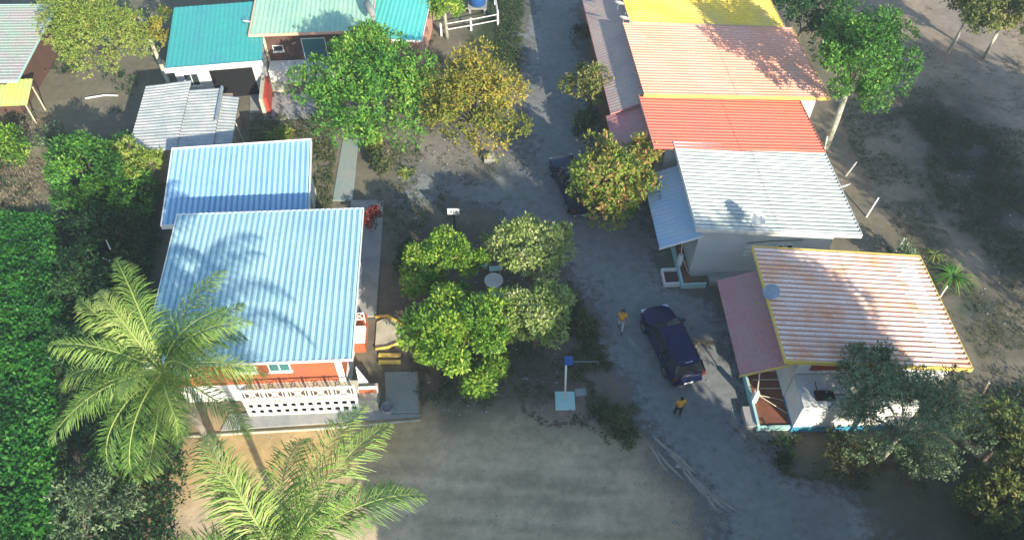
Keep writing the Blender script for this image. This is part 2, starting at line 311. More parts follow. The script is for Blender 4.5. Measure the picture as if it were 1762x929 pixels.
# ------------------------------------------------------------------ house building tools
def roof(parent, name, m, c4, ribs='y', pitch=.3, h=.04, shape='trap', laps=3, th=.03, part_label=None, valley_shade=None):
    """c4: local corners tl,tr,br,bl as (x,y,z)"""
    tl, tr, br, bl = [Vector(c) for c in c4]
    W = ((tr - tl).length + (br - bl).length) / 2; D = ((tl - bl).length + (tr - br).length) / 2
    A = W if ribs == 'y' else D; n = max(2, round(A / pitch))
    prof = [(0, 0), (.2, 0), (.36, 1), (.68, 1), (.84, 0)] if shape == 'trap' else [(k / 6, .5 - .5 * math.cos(2 * math.pi * k / 6)) for k in range(6)]
    ss = [((i + a) / n, b) for i in range(n) for a, b in prof] + [(1, prof[0][1])]
    vs = []; fs = []; mi = []
    def P(s, t): return (bl * (1 - s) + br * s) * (1 - t) + (tl * (1 - s) + tr * s) * t
    for k in range(laps):
        t0, t1 = k / laps, min(1, (k + 1) / laps + .012)
        n0 = len(vs)
        for (s, hh) in ss:
            j = .006 * math.sin(s * 37 + k)
            for (t, lift) in ((t0, 0), (t1, .016 if k < laps - 1 else 0)):
                a, b = (s, t) if ribs == 'y' else (t, s)
                p = P(a, b); vs.append((p.x, p.y, p.z + hh * h - (lift if ribs == 'y' else lift) + j + .02))
        for i in range(len(ss) - 1):
            a = n0 + 2 * i; fs.append((a, a + 2, a + 3, a + 1) if ribs == 'y' else (a, a + 1, a + 3, a + 2)); mi.append(1 if valley_shade and i % 5 in (0, 4, 3 if ribs == 'x' else 0) else 0)  # valley faces, plus far slopes of x ribs, take the painted shade
    n0 = len(vs)
    for q in (bl, br, tr, tl): vs.append((q.x, q.y, q.z - th))
    fs.append((n0, n0 + 3, n0 + 2, n0 + 1))
    for q in (bl, br, tr, tl): vs.append((q.x, q.y, q.z + .004))
    for a, b in ((0, 1), (1, 2), (2, 3), (3, 0)): fs.append((n0 + a, n0 + b, n0 + 4 + b, n0 + 4 + a))
    o = mesh_obj(name, vs, fs, m, parent, smooth=(shape != 'trap'), mats=[m, valley_shade or m], midx=mi + [0] * (len(fs) - len(mi)))
    if part_label: o['label'] = part_label
    return o
def fascia(parent, m, c4, hgt=.16, t=.035, sides='fblr', name='fascia'):
    tl, tr, br, bl = [Vector(c) for c in c4]; b = MB(); cen = (tl + tr + br + bl) / 4
    for s, (p, q) in {'f': (bl, br), 'r': (br, tr), 'b': (tr, tl), 'l': (tl, bl)}.items():
        if s not in sides: continue
        d = (q - p); d.z = 0; d.normalize(); n = Vector((d.y, -d.x, 0)); up = Vector((0, 0, 1))
        p1 = p - d * (t if s in 'fb' else -.002) + n * .003; q1 = q + d * (t if s in 'fb' else -.002) + n * .003
        b.hexa([p1 - up * hgt * .7, q1 - up * hgt * .7, q1 + n * t - up * hgt * .7, p1 + n * t - up * hgt * .7, p1 + up * hgt * .42, q1 + up * hgt * .42, q1 + n * t + up * hgt * .42, p1 + n * t + up * hgt * .42][:4] + [p1 + up * hgt * .42, q1 + up * hgt * .42, q1 + n * t + up * hgt * .42, p1 + n * t + up * hgt * .42])
    b_o = b.build(name, m, parent); return b_o
def corners(w_, d_, zs): x, y = w_ / 2, d_ / 2; return [(-x, y, zs[0]), (x, y, zs[1]), (x, -y, zs[2]), (-x, -y, zs[3])]
def walls(parent, m, x0, x1, y0, y1, z0, zt, name='wall'):
    """zt = heights tl,tr,br,bl"""
    b = MB(); b.hexa([(x0, y0, z0), (x1, y0, z0), (x1, y1, z0), (x0, y1, z0), (x0, y0, zt[3]), (x1, y0, zt[2]), (x1, y1, zt[1]), (x0, y1, zt[0])]); return b.build(name, m, parent)
def window(parent, x0, x1, z0, z1, y, fm, gm, n=2, side=None):
    """on a wall facing -Y at y (or side='w'/'e' : facing -X/+X, x is then y)"""
    f = MB(); g = MB(); t = .05
    def bx(b, a0, a1, c0, c1, d0, d1):
        if side == 'w': b.box(y - d1, y - d0, a0, a1, c0, c1)
        elif side == 'e': b.box(y + d0, y + d1, a0, a1, c0, c1)
        else: b.box(a0, a1, y - d1, y - d0, c0, c1)
    bx(f, x0, x1, z0, z0 + t, .003, .06); bx(f, x0, x1, z1 - t, z1, .003, .06)
    bx(f, x0, x0 + t, z0 + t, z1 - t, .003, .06); bx(f, x1 - t, x1, z0 + t, z1 - t, .003, .06)
    for k in range(1, n): xm = x0 + (x1 - x0) * k / n; bx(f, xm - t / 2, xm + t / 2, z0 + t, z1 - t, .003, .055)
    bx(f, x0 - .06, x1 + .06, z0 - .06, z0 - .003, .003, .12)
    wi = f.build('window', fm, parent); bx(g, x0 + t, x1 - t, z0 + t, z1 - t, .004, .03); g.build('pane', gm, wi); return wi
def dish(loc, rz, label, r=.38, mast=.7, tint='grey_metal', tilt=48):
    t = thing('satellite_dish', label, 'satellite dish', loc, rz, 'satellite dishes on the roofs')
    Mx = Matrix.Rotation(R(tilt), 3, 'X'); c = (0, -.1, mast)
    b = MB(); b.lathe([(.0001, .0)] + [(r * k / 6, .22 * r * (k / 6) ** 2) for k in range(1, 7)] + [(r + .01, .22 * r + .0)] + [(r * k / 6, .22 * r * (k / 6) ** 2 - .015) for k in range(6, 0, -1)], 24, c, Mx)
    b.build('reflector', M[tint], t, True)
    b = MB(); b.tube([(0, 0, 0), (0, 0, mast * .98)], .025).build('mast', M['grey_metal'], t)
    f = Mx @ Vector((0, 0, r * 1.1)) + Vector(c); e = Mx @ Vector((0, -r * .95, .1)) + Vector(c)
    b = MB(); b.tube([tuple(e), tuple(f)], .012); b.tube([tuple(f - Vector((0, 0, .05))), tuple(f + Vector((0, 0, .05)))], .035).build('feed_arm', M['grey_metal'], t)
    return t
def loc_of(t, p):   # world to local of thing
    k, q = math.cos(-t.rotation_euler.z), math.sin(-t.rotation_euler.z); x, y = p[0] - t.location.x, p[1] - t.location.y
    return (x * k - y * q, x * q + y * k)
# ------------------------------------------------------------------ houses
def fit(tl, tr, br, bl, zs):
    a, b, c, d = [at(*q, z) for q, z in zip((tl, tr, br, bl), zs)]
    W = ((b - a).to_2d() + (c - d).to_2d()) / 2; D = ((a - d).to_2d() + (b - c).to_2d()) / 2
    ang = (math.atan2(W.y, W.x) + math.atan2(D.y, D.x) - math.pi / 2) / 2
    cen = (a + b + c + d) / 4
    return cen.x, cen.y, ang, W.length, D.length
def house(name, label, f): return thing(name, label, 'house', (f[0], f[1], 0), f[2])
def porchbits(t, x0, x1, y0, y1, floor_z, ypost, zroof):
    MB().box(x0, x1, y0, y1, 0, floor_z).build('porch_floor', M['tile'], t)
    b = MB()
    b.box(x0 - .14, x0 - .003, y0, y1 + 1.2, 0, floor_z + .16).build('kerb_wall', M['aqua_paint'], t)
    MB().box(x0 - .14, x1 + .1, y0 - .16, y0 - .003, 0, floor_z + .05).build('front_step', M['aqua_paint'], t)
    MB().tube([(x0 + .1, ypost, floor_z), (x0 + .1, ypost, zroof)], .055, 6).build('post', M['white'], t)

# --- big blue-roofed bungalow
fA = fit((300, 371), (625, 359), (605, 624), (250, 626), (4.7, 4.7, 3.8, 3.8))
hA = house('bungalow', 'terracotta bungalow with a large ribbed pale blue roof and white railed terrace', fA)
WA, DA = fA[3], fA[4]; cA = corners(WA, DA, (4.7, 4.7, 3.8, 3.8))
roof(hA, 'roof', M['blue_roof'], cA, 'y', .31, .06, laps=4, valley_shade=M['blue_valley']); fascia(hA, M['white'], cA)
xa0, xa1, ya0, ya1 = -WA / 2 + .45, WA / 2 - .7, -DA / 2 + .35, DA / 2 - .4
walls(hA, M['terracotta'], xa0, xa1, ya0, ya1, 1.45, (4.6, 4.6, 3.78, 3.78))
MB().box(xa0 - .02, xa1 + .02, ya0 - .02, ya1 + .02, 0, 1.45).build('plinth', M['white'], hA)
MB().box(xa1 - .28, xa1 + .05, ya0 - .06, ya0 - .022, 1.45, 3.66).build('corner_pilaster', M['white'], hA)
for wx in (-4.1, -.9, .75): 
    window(hA, wx, wx + 1.05, 2.55, 3.45, ya0, M['white'], M['teal_glass'])
ty0 = loc_of(hA, at(540, 712))[1]
tx0, tx1 = loc_of(hA, at(430, 716))[0], loc_of(hA, at(622, 706))[0]
MB().box(tx0, tx1, ty0, ya0 - .025, 1.3, 1.45).build('terrace_floor', M['pale_concrete'], hA)
def block_wall(x0, x1, y):
    b = MB(); b.box(x0, x1, y, y + .1, 0, .18); b.box(x0, x1, y, y + .1, 1.14, 1.47)
    n = int((x1 - x0) / .42)
    for k in range(n + 1):
        x = x0 + (x1 - x0 - .16) * k / n; b.box(x, x + .16, y + .002, y + .098, .18, 1.14)
    b.box(x0, x1, y + .004, y + .096, .60, .72); return b
block_wall(tx0, tx1, ty0).build('vented_base_wall', M['white'], hA)
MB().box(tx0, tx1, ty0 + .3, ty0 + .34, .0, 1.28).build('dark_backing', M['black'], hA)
b = MB(); b.box(tx0, tx1, ty0, ty0 + .08, 2.27, 2.37); b.box(tx0, tx1, ty0 + .002, ty0 + .078, 1.55, 1.62)
npan = 5
for k in range(npan + 1):
    x = tx0 + (tx1 - tx0 - .09) * k / npan; b.box(x, x + .09, ty0 - .004, ty0 + .084, 1.45, 2.43)
for k in range(npan):
    a = tx0 + .09 + (tx1 - tx0 - .09) * k / npan; e = tx0 + (tx1 - tx0 - .09) * (k + 1) / npan; mid = (a + e) / 2
    for s in (-1, 1):
        b.bar((mid - .34 * s, ty0 + .04, 1.62), (mid + .34 * s, ty0 + .04, 2.27), .03)
        b.bar((mid - .36 * s, ty0 + .04, 1.62), (mid - .36 * s, ty0 + .04, 2.27), .03)
        b.bar((mid - .50 * s, ty0 + .04, 1.62), (mid - .50 * s, ty0 + .04, 2.27), .03)
    b.tube([(mid + .14 * math.cos(q), ty0 + .04, 1.95 + .14 * math.sin(q)) for q in np.linspace(0, 2 * math.pi, 10)], .02, 4)
b.build('railing', M['white'], hA)
b = MB(); b.hexa([(tx1, ty0, 0), (tx1 + .9, ty0, 0), (tx1 + .9, ty0 + 1.0, 0), (tx1, ty0 + 1.0, 0), (tx1, ty0, 1.05), (tx1 + .9, ty0, 1.05), (tx1 + .9, ty0 + 1.0, 1.05), (tx1, ty0 + 1.0, 1.05)]).build('corner_block', M['pale_concrete'], hA)
MB().box(tx1 - .02, tx1 + .95, ty0 + .45, ty0 + .6, 1.053, 1.45).build('parapet', M['white'], hA)
MB().box(tx1 + .02, tx1 + .9, ty0 + .43, ty0 + .447, 1.06, 1.4).build('red_band', M['terracotta'], hA)
b = MB()
b.v = [(tx1 - .02, ty0 + .9, 1.1), (tx1 + .5, ty0 + .9, 1.1), (tx1 + .05, ty0 + .9, 2.7), (tx1 - .02, ty0 + .98, 1.1), (tx1 + .5, ty0 + .98, 1.1), (tx1 + .05, ty0 + .98, 2.7)]
b.f = [(0, 1, 2), (5, 4, 3), (0, 3, 4, 1), (1, 4, 5, 2), (2, 5, 3, 0)]; b.build('stair_wing', M['white'], hA)
# side entrance with white rail and orange wall
sx, sy = loc_of(hA, at(625, 606)); sx -= .45
MB().box(sx - .5, sx + .62, sy, sy + 1.9, 0, .9).build('side_porch', M['terracotta'], hA)
MB().box(sx - .55, sx + .68, sy - .04, sy + .9, .902, 1.16).build('side_porch_cap', M['white'], hA)
b = MB()
for z in (1.2, 1.7500): b.bar((sx - .4, sy + 1.3, z), (sx + .6, sy + 1.3, z), .045)
for k in range(3): b.bar((sx - .4 + .5 * k, sy + 1.3, .9), (sx - .4 + .5 * k, sy + 1.3, 1.8), .045)
for k in range(2): b.bar((sx - .4 + .5 * k, sy + 1.3, 1.2), (sx + .1 + .5 * k, sy + 1.3, 1.7500), .035); b.bar((sx + .1 + .5 * k, sy + 1.3, 1.2), (sx - .4 + .5 * k, sy + 1.3, 1.7500), .035)
b.build('side_railing', M['white'], hA)

# --- house behind it, sky blue roof
fA2 = fit((312, 262), (543, 249), (523, 358), (262, 390), (4.0, 4.0, 3.1, 3.1)); fA2 = (fA2[0], fA2[1], R(6), fA2[3], fA2[4] + .6)
hA2 = house('cottage', 'cottage with a narrow sky blue ribbed roof directly behind the big pale blue roof', fA2)
c_ = corners(fA2[3], fA2[4], (4.0, 4.0, 3.1, 3.1)); roof(hA2, 'roof', M['sky_roof'], c_, 'y', .31, .06, laps=2, valley_shade=M['sky_valley']); fascia(hA2, M['white'], c_, .3)
x, y = fA2[3] / 2 - .4, fA2[4] / 2 - .35; walls(hA2, M['cream'], -x, x, -y, y, 0, (3.9, 3.9, 3.05, 3.05))
MB().box(x + .003, x + .05, -.5, .4, .05, 2.1).build('door', M['wood'], hA2)
window(hA2, -2, -1, 1.2, 2.2, -y, M['white'], M['glass'])

# --- old grey shack
fS = fit((247, 148), (410, 152), (392, 258), (226, 264), (3.0, 2.6, 2.6, 3.0))
hS = house('shack', 'low shack with a patched weathered grey corrugated roof beside the leaning concrete pole', fS)
w2, d2 = fS[3] / 2, fS[4] / 2
roof(hS, 'roof', M['old_roof'], [(-w2, d2 + .1, 3.05), (w2 - 3.0, d2 + .5, 2.95), (w2 - 3.0, -d2, 2.95), (-w2, -d2, 3.05)], 'x', .3, .06, 'sin', laps=2)
roof(hS, 'roof', M['old_roof'], [(w2 - 3.15, d2 - .45, 2.88), (w2 - .9, d2 - .25, 2.72), (w2 - .9, -d2 + .02, 2.72), (w2 - 3.15, -d2 + .02, 2.88)], 'x', .3, .06, 'sin', laps=1)
roof(hS, 'roof', M['old_roof'], [(w2 - 1.0, d2 - .9, 2.62), (w2 + .15, d2 - 1.1, 2.5), (w2 + .15, -d2 + .04, 2.5), (w2 - 1.0, -d2 + .04, 2.62)], 'x', .3, .06, 'sin', laps=1)
MB().tube([(w2 - .98, d2 - .3, 2.86), (w2 - .98, -.6, 2.86)], .1, 6).build('ridge_pipe', M['grey_metal'], hS)
walls(hS, M['wood'], -w2 + .3, w2 - .35, -d2 + .3, d2 - .6, 0, (2.9, 2.5, 2.5, 2.9))
for k in range(3): MB().bar((w2 + .25, -d2 + .3 + k * 1.3, 0), (w2 + .1, -d2 + .3 + k * 1.3, 2.45), .05).build('post', M['pale_wood'], hS)

# --- teal roof house
fT = fit((320, 12), (440, 4), (446, 105), (283, 124), (3.8, 3.8, 3.1, 3.1)); fT = (fT[0], fT[1], R(8), 6.4, fT[4])
hT = house('cottage', 'cottage with a smooth deep teal sheet roof above a white wall and small walled yard', fT)
c_ = corners(6.4, fT[4], (3.8, 3.8, 3.1, 3.1)); roof(hT, 'roof', M['teal_roof'], c_, 'y', .32, .018, laps=3); fascia(hT, M['white'], c_, .34, sides='f')
x, y = 2.9, fT[4] / 2 - .7; walls(hT, M['cream'], -x, x, -y, y + .4, 0, (3.7, 3.7, 3.05, 3.05))
MB().box(-.6, 2.3, -y - .05, -y - .003, 0, 2.3).build('open_front', M['black'], hT)
MB().box(x - .1, x + .12, -y - 2.9, -y - .06, 0, 1.7).build('yard_wall', M['pale_concrete'], hT)
MB().box(x + .125, x + .33, -y - 2.5, -y - .06, 0, 1.5).build('yard_wall', M['red_panel'], hT)
window(hT, -2.4, -1.4, 1.2, 2.2, -y, M['white'], M['glass'])

# --- brown walled house, mint roof and aqua side roof
fB5 = fit((447, -60), (640, -60), (650, 52), (433, 62), (4.4, 4.4, 3.6, 3.6)); fB5 = (fB5[0], fB5[1], R(3.5), fB5[3], fB5[4])
hB = house('house', 'brown boarded house with a mint green ribbed roof behind the big round green tree', fB5)
c_ = corners(fB5[3], fB5[4], (4.4, 4.4, 3.6, 3.6)); roof(hB, 'roof', M['mint_roof'], c_, 'y', .33, .04, laps=2); fascia(hB, M['salmon_roof'], c_, .18)
x, y = fB5[3] / 2 - .75, fB5[4] / 2 - .5
walls(hB, M['brown_wall'], -x, x, -y, y, .0, (4.3, 4.3, 3.5, 3.5))
MB().box(-x - .06, -x + .12, -y - .04, -y - .003, 0, 3.4).build('corner_board', M['pale_wood'], hB)
window(hB, -x + .5, -x + 1.25, 1.9, 2.4, -y, M['white'], M['glass'], 1)
window(hB, -x + 2.6, -x + 4.3, 1.0, 2.9, -y, M['white'], M['teal_glass'], 1)
MB().box(-x + .1, -x + 6.6, -y - 1.25, -y - .05, 0, 1.15).build('front_terrace', M['white'], hB)
fB6 = fit((650, -60), (748, -60), (727, 72), (655, 66), (3.4, 3.4, 2.9, 2.9))
hB6 = house('annex', 'side building with a smooth aqua green roof joined to the mint roof', (fB6[0] - .2, fB6[1], R(-4), 0, 0))
c_ = corners(4.3, fB6[4], (3.4, 3.4, 2.9, 2.9)); roof(hB6, 'roof', M['aqua_roof'], c_, 'y', .33, .02, laps=2); fascia(hB6, M['white'], c_, .12, sides='fr')
walls(hB6, M['pink_wall'], -1.9, 1.9, -fB6[4] / 2 + .4, fB6[4] / 2 - .3, 0, (3.3, 3.3, 2.85, 2.85)); MB().box(.6, 1.4, -fB6[4] / 2 + .35, -fB6[4] / 2 + .397, 0, 2.0).build('door', M['wood'], hB6)
t = MB().tube([(0, 0, .0), (.1, -.3, .22), (.5, -1.3, .34), (.75, -2.0, .30)], [.18, .3, .3, .16], 8).build('water_barrel', M['stone'], None, True)
t.location = at(630, 6, 4.3) + Vector((0, 0, -.05)); tag(t, 'weathered grey bundle lying over the mint roof edge beside the aqua roof', 'bundle'); t.name = 'roof_bundle'

# --- far left house and lime awning
fL = fit((-60, 15), (67, 11), (63, 137), (-60, 137), (3.6, 3.6, 3.0, 3.0))
hL = house('cottage', 'cottage with a mottled mossy grey-green roof cut by the left edge of the picture', (fL[0] - 1.5, fL[1], R(1), 0, 0))
c_ = corners(fL[3] + 3, fL[4], (3.6, 3.6, 3.0, 3.0)); roof(hL, 'roof', M['moss_roof'], c_, 'x', .3, .04, laps=2); fascia(hL, M['aqua_paint'], c_, .14)
x, y = (fL[3] + 3) / 2 - 1.1, fL[4] / 2 - .4; walls(hL, M['brown_wall'], -x, x, -y, y, 0, (3.5, 3.5, 2.95, 2.95)); window(hL, 1, 2, 1.1, 2.1, -y, M['white'], M['glass'])
fM = fit((-60, 140), (45, 140), (60, 172), (-60, 192), (2.5, 2.5, 1.9, 1.9))
hM = thing('lean_to', 'lime and yellow lean-to awning below the mossy grey-green roof', 'awning', (fM[0], fM[1], 0), R(4))
c_ = corners(fM[3], fM[4], (2.5, 2.5, 1.9, 1.9)); roof(hM, 'roof', M['lime_roof'], c_, 'y', .3, .03, laps=1)
for sxx in (-1, 1):
    for syy in (-1, 1): MB().tube([(sxx * (fM[3] / 2 - .2), syy * (fM[4] / 2 - .15), 0), (sxx * (fM[3] / 2 - .2), syy * (fM[4] / 2 - .15), 2.0)], .05, 6).build('post', M['pale_wood'], hM)

# --- row of three houses, right: yellow, salmon, coral roofs
def rowhouse(name, label, f, zs, m, trim, pw, pm, pz, ptop=0, wallm='cream', facs='fblr', plab=None):
    t = house(name, label, f); c_ = corners(f[3], f[4], zs)
    roof(t, 'roof', m, c_, 'x', .28, .045, 'sin' if pz == 's' else 'trap', laps=2); fascia(t, trim, c_, .2, sides=facs)
    x, y = f[3] / 2 - .55, f[4] / 2 - .5
    walls(t, M[wallm], -x + .3, x, -y, y, 0, (zs[0] - .06 - .1, zs[1] - .02, zs[2] - .02, zs[3] - .16))
    x0 = -f[3] / 2 - pw; x1 = -f[3] / 2 + .5; pc = [(x0, f[4] / 2 + ptop, zs[3] - 1.45), (x1, f[4] / 2 + ptop, zs[3] - .55), (x1, -f[4] / 2 + .15, zs[3] - .55), (x0, -f[4] / 2 + .15, zs[3] - 1.45)]
    if pw: roof(t, 'porch_roof', pm, pc, 'x', .28, .014, laps=1); fascia(t, M['rose_roof'], pc, .12, sides='fl', name='porch_fascia')
    return t, x, y, x0
fY = fit((1052, -80), (1290, -80), (1340, 46), (1080, 42), (4.8, 3.8, 3.8, 4.8)); 
tY, x, y, x0 = rowhouse('row_house', 'row house with a bright yellow roof, farthest of the three joined houses', (fY[0], fY[1], R(4.5), fY[3], fY[4]), (4.8, 3.8, 3.8, 4.8), M['yellow_roof'], M['taupe_roof'], 0, M['taupe_roof'], 't')
fP = fit((1080, 42), (1362, 45), (1425, 170), (1100, 164), (4.75, 3.75, 3.75, 4.75)); fP = (fP[0], fP[1], R(4.5), fP[3], fP[4])
tP, x, y, x0 = rowhouse('row_house', 'row house with a big pale salmon roof edged in yellow', fP, (4.75, 3.75, 3.75, 4.75), M['salmon_roof'], M['yellow_trim'], 1.9, M['taupe_roof'], 't', ptop=fY[4] - .5, facs='fr')
fC2 = fit((1100, 164), (1395, 175), (1408, 262), (1116, 256), (4.45, 3.45, 3.45, 4.45)); fC2 = (fC2[0], fC2[1], R(4.5), fC2[3] - .3, fC2[4])
tC2, x, y, x0 = rowhouse('row_house', 'row house with a narrow coral red roof beside the white corrugated roof', fC2, (4.45, 3.45, 3.45, 4.45), M['coral_roof'], M['rose_roof'], 1.9, M['rose_roof'], 't', facs='brl')
for tt, ff in ((tY, fY), (tP, fP), (tC2, fC2)):
    for k in (-1, 1): MB().tube([(-ff[3] / 2 - 1.5, k * (ff[4] / 2 - .8), 0), (-ff[3] / 2 - 1.5, k * (ff[4] / 2 - .8), 2.7)], .07, 6).build('post', M['white'], tt)
    MB().box(-ff[3] / 2 - 1.7, -ff[3] / 2 + .8, -ff[4] / 2 + .2, ff[4] / 2 - .4, 0, .22).build('porch_floor', M['tile'], tt)
    MB().box(-ff[3] / 2 + .8, -ff[3] / 2 + .845, -.5, .4, .22, 2.2).build('door', M['wood'], tt)

# --- white roof house
zs = (4.3, 3.3, 3.3, 4.3)
fW = fit((1165, 250), (1418, 251), (1475, 403), (1195, 397), zs); hW = house('village_house', 'grey-white house with a weathered white corrugated roof and pale blue porch roof', fW)
ww, dw = fW[3] / 2, fW[4] / 2; c_ = corners(fW[3], fW[4], zs)
roof(hW, 'roof', M['white_roof'], c_, 'x', .29, .085, 'trap', laps=2, valley_shade=M['white_valley']); fascia(hW, M['cream'], c_, .26, sides='frl')
wl0 = loc_of(hW, at(1246, 493))[0]; wf = -dw + .28
walls(hW, M['cream'], -ww + .35, ww - 1.3, wf, dw - .4, 0, (4.15, 3.4, 3.4, 4.15))
MB().box(-ww + 1.4, ww - 3.1, wf - .75, wf - .003, 0, .3).build('apron_slab', M['concrete'], hW)
window(hW, .22, .62, 2.0, 2.5, wf, M['white'], M['black'], 1); window(hW, .78, 1.18, 2.0, 2.5, wf, M['white'], M['black'], 1)
MB().tube([(-1.5, wf - .05, 2.75), (-.2, wf - .05, 2.86), (1.6, wf - .05, 2.84)], .022, 5).build('conduit', M['black'], hW)
for k in range(3): MB().box(-1.5, -1.1, wf - .06, wf - .003, 2.3 - .3 * k, 2.36 - .3 * k).build('louvre', M['white'], hW)
p0 = -ww - 1.75; pc = [(p0 - .05, dw - 1.2, 2.7), (-ww + .45, dw - 1.2, 3.6), (-ww + .45, -dw + .1, 3.6), (p0, -dw + .1, 2.7)]
roof(hW, 'porch_roof', M['slate_roof'], pc, 'x', .3, .012, laps=1); fascia(hW, M['white'], pc, .1, sides='f', name='porch_fascia')
def porch(t, xl, xr, yf, yb, zf, zr, beams, dark=False):
    MB().box(xl, xr, yf, yb, 0, zf).build('porch_floor', M['tile'], t)
    MB().box(xl - .13, xl - .003, yf - .1, yb, 0, zf + .18).build('kerb_wall', M['aqua_paint'], t)
    MB().box(xl - .1, xr + .8, yf - .2, yf - .103, 0, zf + .08).build('front_step', M['aqua_paint'], t)
    MB().box(xl - .1, xl + .14, yf + 1.2, yf + 1.44, zf, zf + .85).build('pillar', M['white'], t)
    MB().tube([(xl + .02, yf + 1.32, zf + .85), (xl + .15, yf + 2.6, zr)], .035, 6).build('post', M['pale_wood'], t)
    for k in range(beams):
        y_ = yf + 2.0 + .52 * k; MB().box(xl + .25, xr - .02, y_, y_ + .05, zf + .004, zf + .05).build('tile_strip', M['pale_wood'], t)
    for a in (1.3, .55): MB().bar((xl + .1, yf + 1.25, zf + .7), (xr - .05, yf + a, zf + .06), .035).build('brace', M['pale_wood'], t)
    MB().box(xr - .1, xr - .005, yf + 3.2, yb, zf, 2.9).build('doorway', M['brown_wall'], t)
xl, yf = loc_of(hW, at(1172, 487))[0], loc_of(hW, at(1172, 492))[1]
porch(hW, xl, -ww + .34, yf, dw - 1.4, .3, 2.8, 2)
b = MB(); b.box(xl - 1.05, xl - .14, yf - .05, yf + .03, .0, .34); b.box(xl - 1.05, xl - .97, yf + .03, yf + 1.0, 0, .34); b.box(xl - 1.05, xl - .14, yf + 1.0, yf + 1.08, 0, .34); b.build('planter_box', M['white'], hW)
MB().box(xl - .96, xl - .15, yf + .04, yf + .99, 0, .12).build('planter_soil', M['brown_wall'], hW)

# --- orange roof house
zs = (4.3, 3.3, 3.3, 4.3)
fO = fit((1300, 430), (1583, 438), (1667, 633), (1350, 624), zs); hO = house('village_house', 'white house with a striped orange and cream roof, blue plinth and flat front annex', fO)
ww, dw = fO[3] / 2, fO[4] / 2; c_ = corners(fO[3], fO[4], zs)
roof(hO, 'roof', M['orange_roof'], c_, 'x', .30, .085, 'trap', laps=2, valley_shade=M['orange_valley']); fascia(hO, M['yellow_trim'], c_, .24)
an0, any0 = loc_of(hO, at(1360, 742)); 
walls(hO, M['white'], an0, ww - .5, -dw + .5, dw - .4, 0, (4.05, 3.4, 3.4, 4.05))
MB().box(an0 + .62, an0 + 3.4, -dw + .44, -dw + .497, 2.75, 3.95).build('red_gable_panel', M['red_panel'], hO)
MB().box(an0, an0 + 5.6, any0, -dw + .43, .45, 2.35).build('annex', M['white'], hO)
MB().box(an0 - .02, an0 + 5.64, any0 - .03, -dw + .43, 0, .449).build('plinth', M['blue_paint'], hO)
MB().box(an0 - .04, an0 + 5.68, any0 - .06, -dw + .42, 2.353, 2.46).build('annex_roof', M['cream'], hO)
b = MB(); b.box(an0 + .62, an0 + 1.5, any0 + .25, any0 + .75, 2.463, 2.62); b.bar((an0 + .7, any0 + .5, 2.6), (an0 + .5, any0 + .8, 3.25), .05); b.bar((an0 + 1.4, any0 + .5, 2.6), (an0 + 1.9, any0 + .4, 2.8), .04)
ob = b.build('roof_bracket', M['black']); ob.parent = None; ob.location = (fO[0], fO[1], 0); ob.rotation_euler = (0, 0, fO[2]); tag(ob, 'black metal bracket standing on the flat white annex below the orange roof', 'bracket')
p0 = -ww - 1.75; pc = [(p0, dw - .9, 2.7), (-ww + .45, dw - .9, 3.6), (-ww + .45, -dw + .25, 3.6), (p0, -dw + .25, 2.7)]
roof(hO, 'porch_roof', M['rose_roof'], pc, 'x', .5, .03, 'sin', laps=1); fascia(hO, M['yellow_trim'], pc, .12, sides='f', name='porch_fascia'); 
xl, yf = loc_of(hO, at(1303, 735)); 
porch(hO, xl, an0 - .01, yf, dw - 1, .3, 2.8, 5)
MB().box(xl - .62, xl - .14, yf - .1, yf + 1.0, 0, .35).build('step_block', M['concrete'], hO)
window(hO, 1.0, 2.2, 1.5, 2.4, -dw + .5, M['white'], M['glass'])

# --- dishes on roofs
def onroof(t, f, x, y, zs):
    k, q = math.cos(f[2]), math.sin(f[2]); s = x / f[3] + .5; z = zs[3] * (1 - s) + zs[2] * s
    return (f[0] + x * k - y * q, f[1] + x * q + y * k, z + .05)
x_, y_ = loc_of(hW, at(1297, 398, 3.9)); dish(onroof(hW, fW, x_, -dw + .05 if False else -fW[4] / 2 + .25, (4.3, 3.3, 3.3, 4.3)), R(15), 'grey mesh dish on the front edge of the white corrugated roof', .42, .75, 'cream', 30)
dish(onroof(hO, fO, -fO[3] / 2 + .15, loc_of(hO, at(1318, 512, 4.3))[1], (4.3, 3.3, 3.3, 4.3)), R(-60), 'small blue-grey dish on the west edge of the orange striped roof', .40, .45, 'grey_metal', 30)
p = at(1063, 14, 4.9); dish((p.x, p.y, 4.75), R(160), 'pale dish on the yellow roof edge, farther of two side by side', .36, .4, 'white')
p = at(1072, 40, 4.9); dish((p.x, p.y, 4.75), R(160), 'pale dish on the yellow roof edge, nearer of two side by side', .36, .4, 'white')
p = at(424, 44, 3.6); dish((p.x, p.y, 3.5), R(170), 'tiny white dish on the deep teal roof', .26, .3, 'white')
p = at(1450, 330, 2.2); dish((p.x, p.y, 0), R(200), 'large white dish on a tall mast at the back side of the white roofed house', .42, 2.5, 'white')
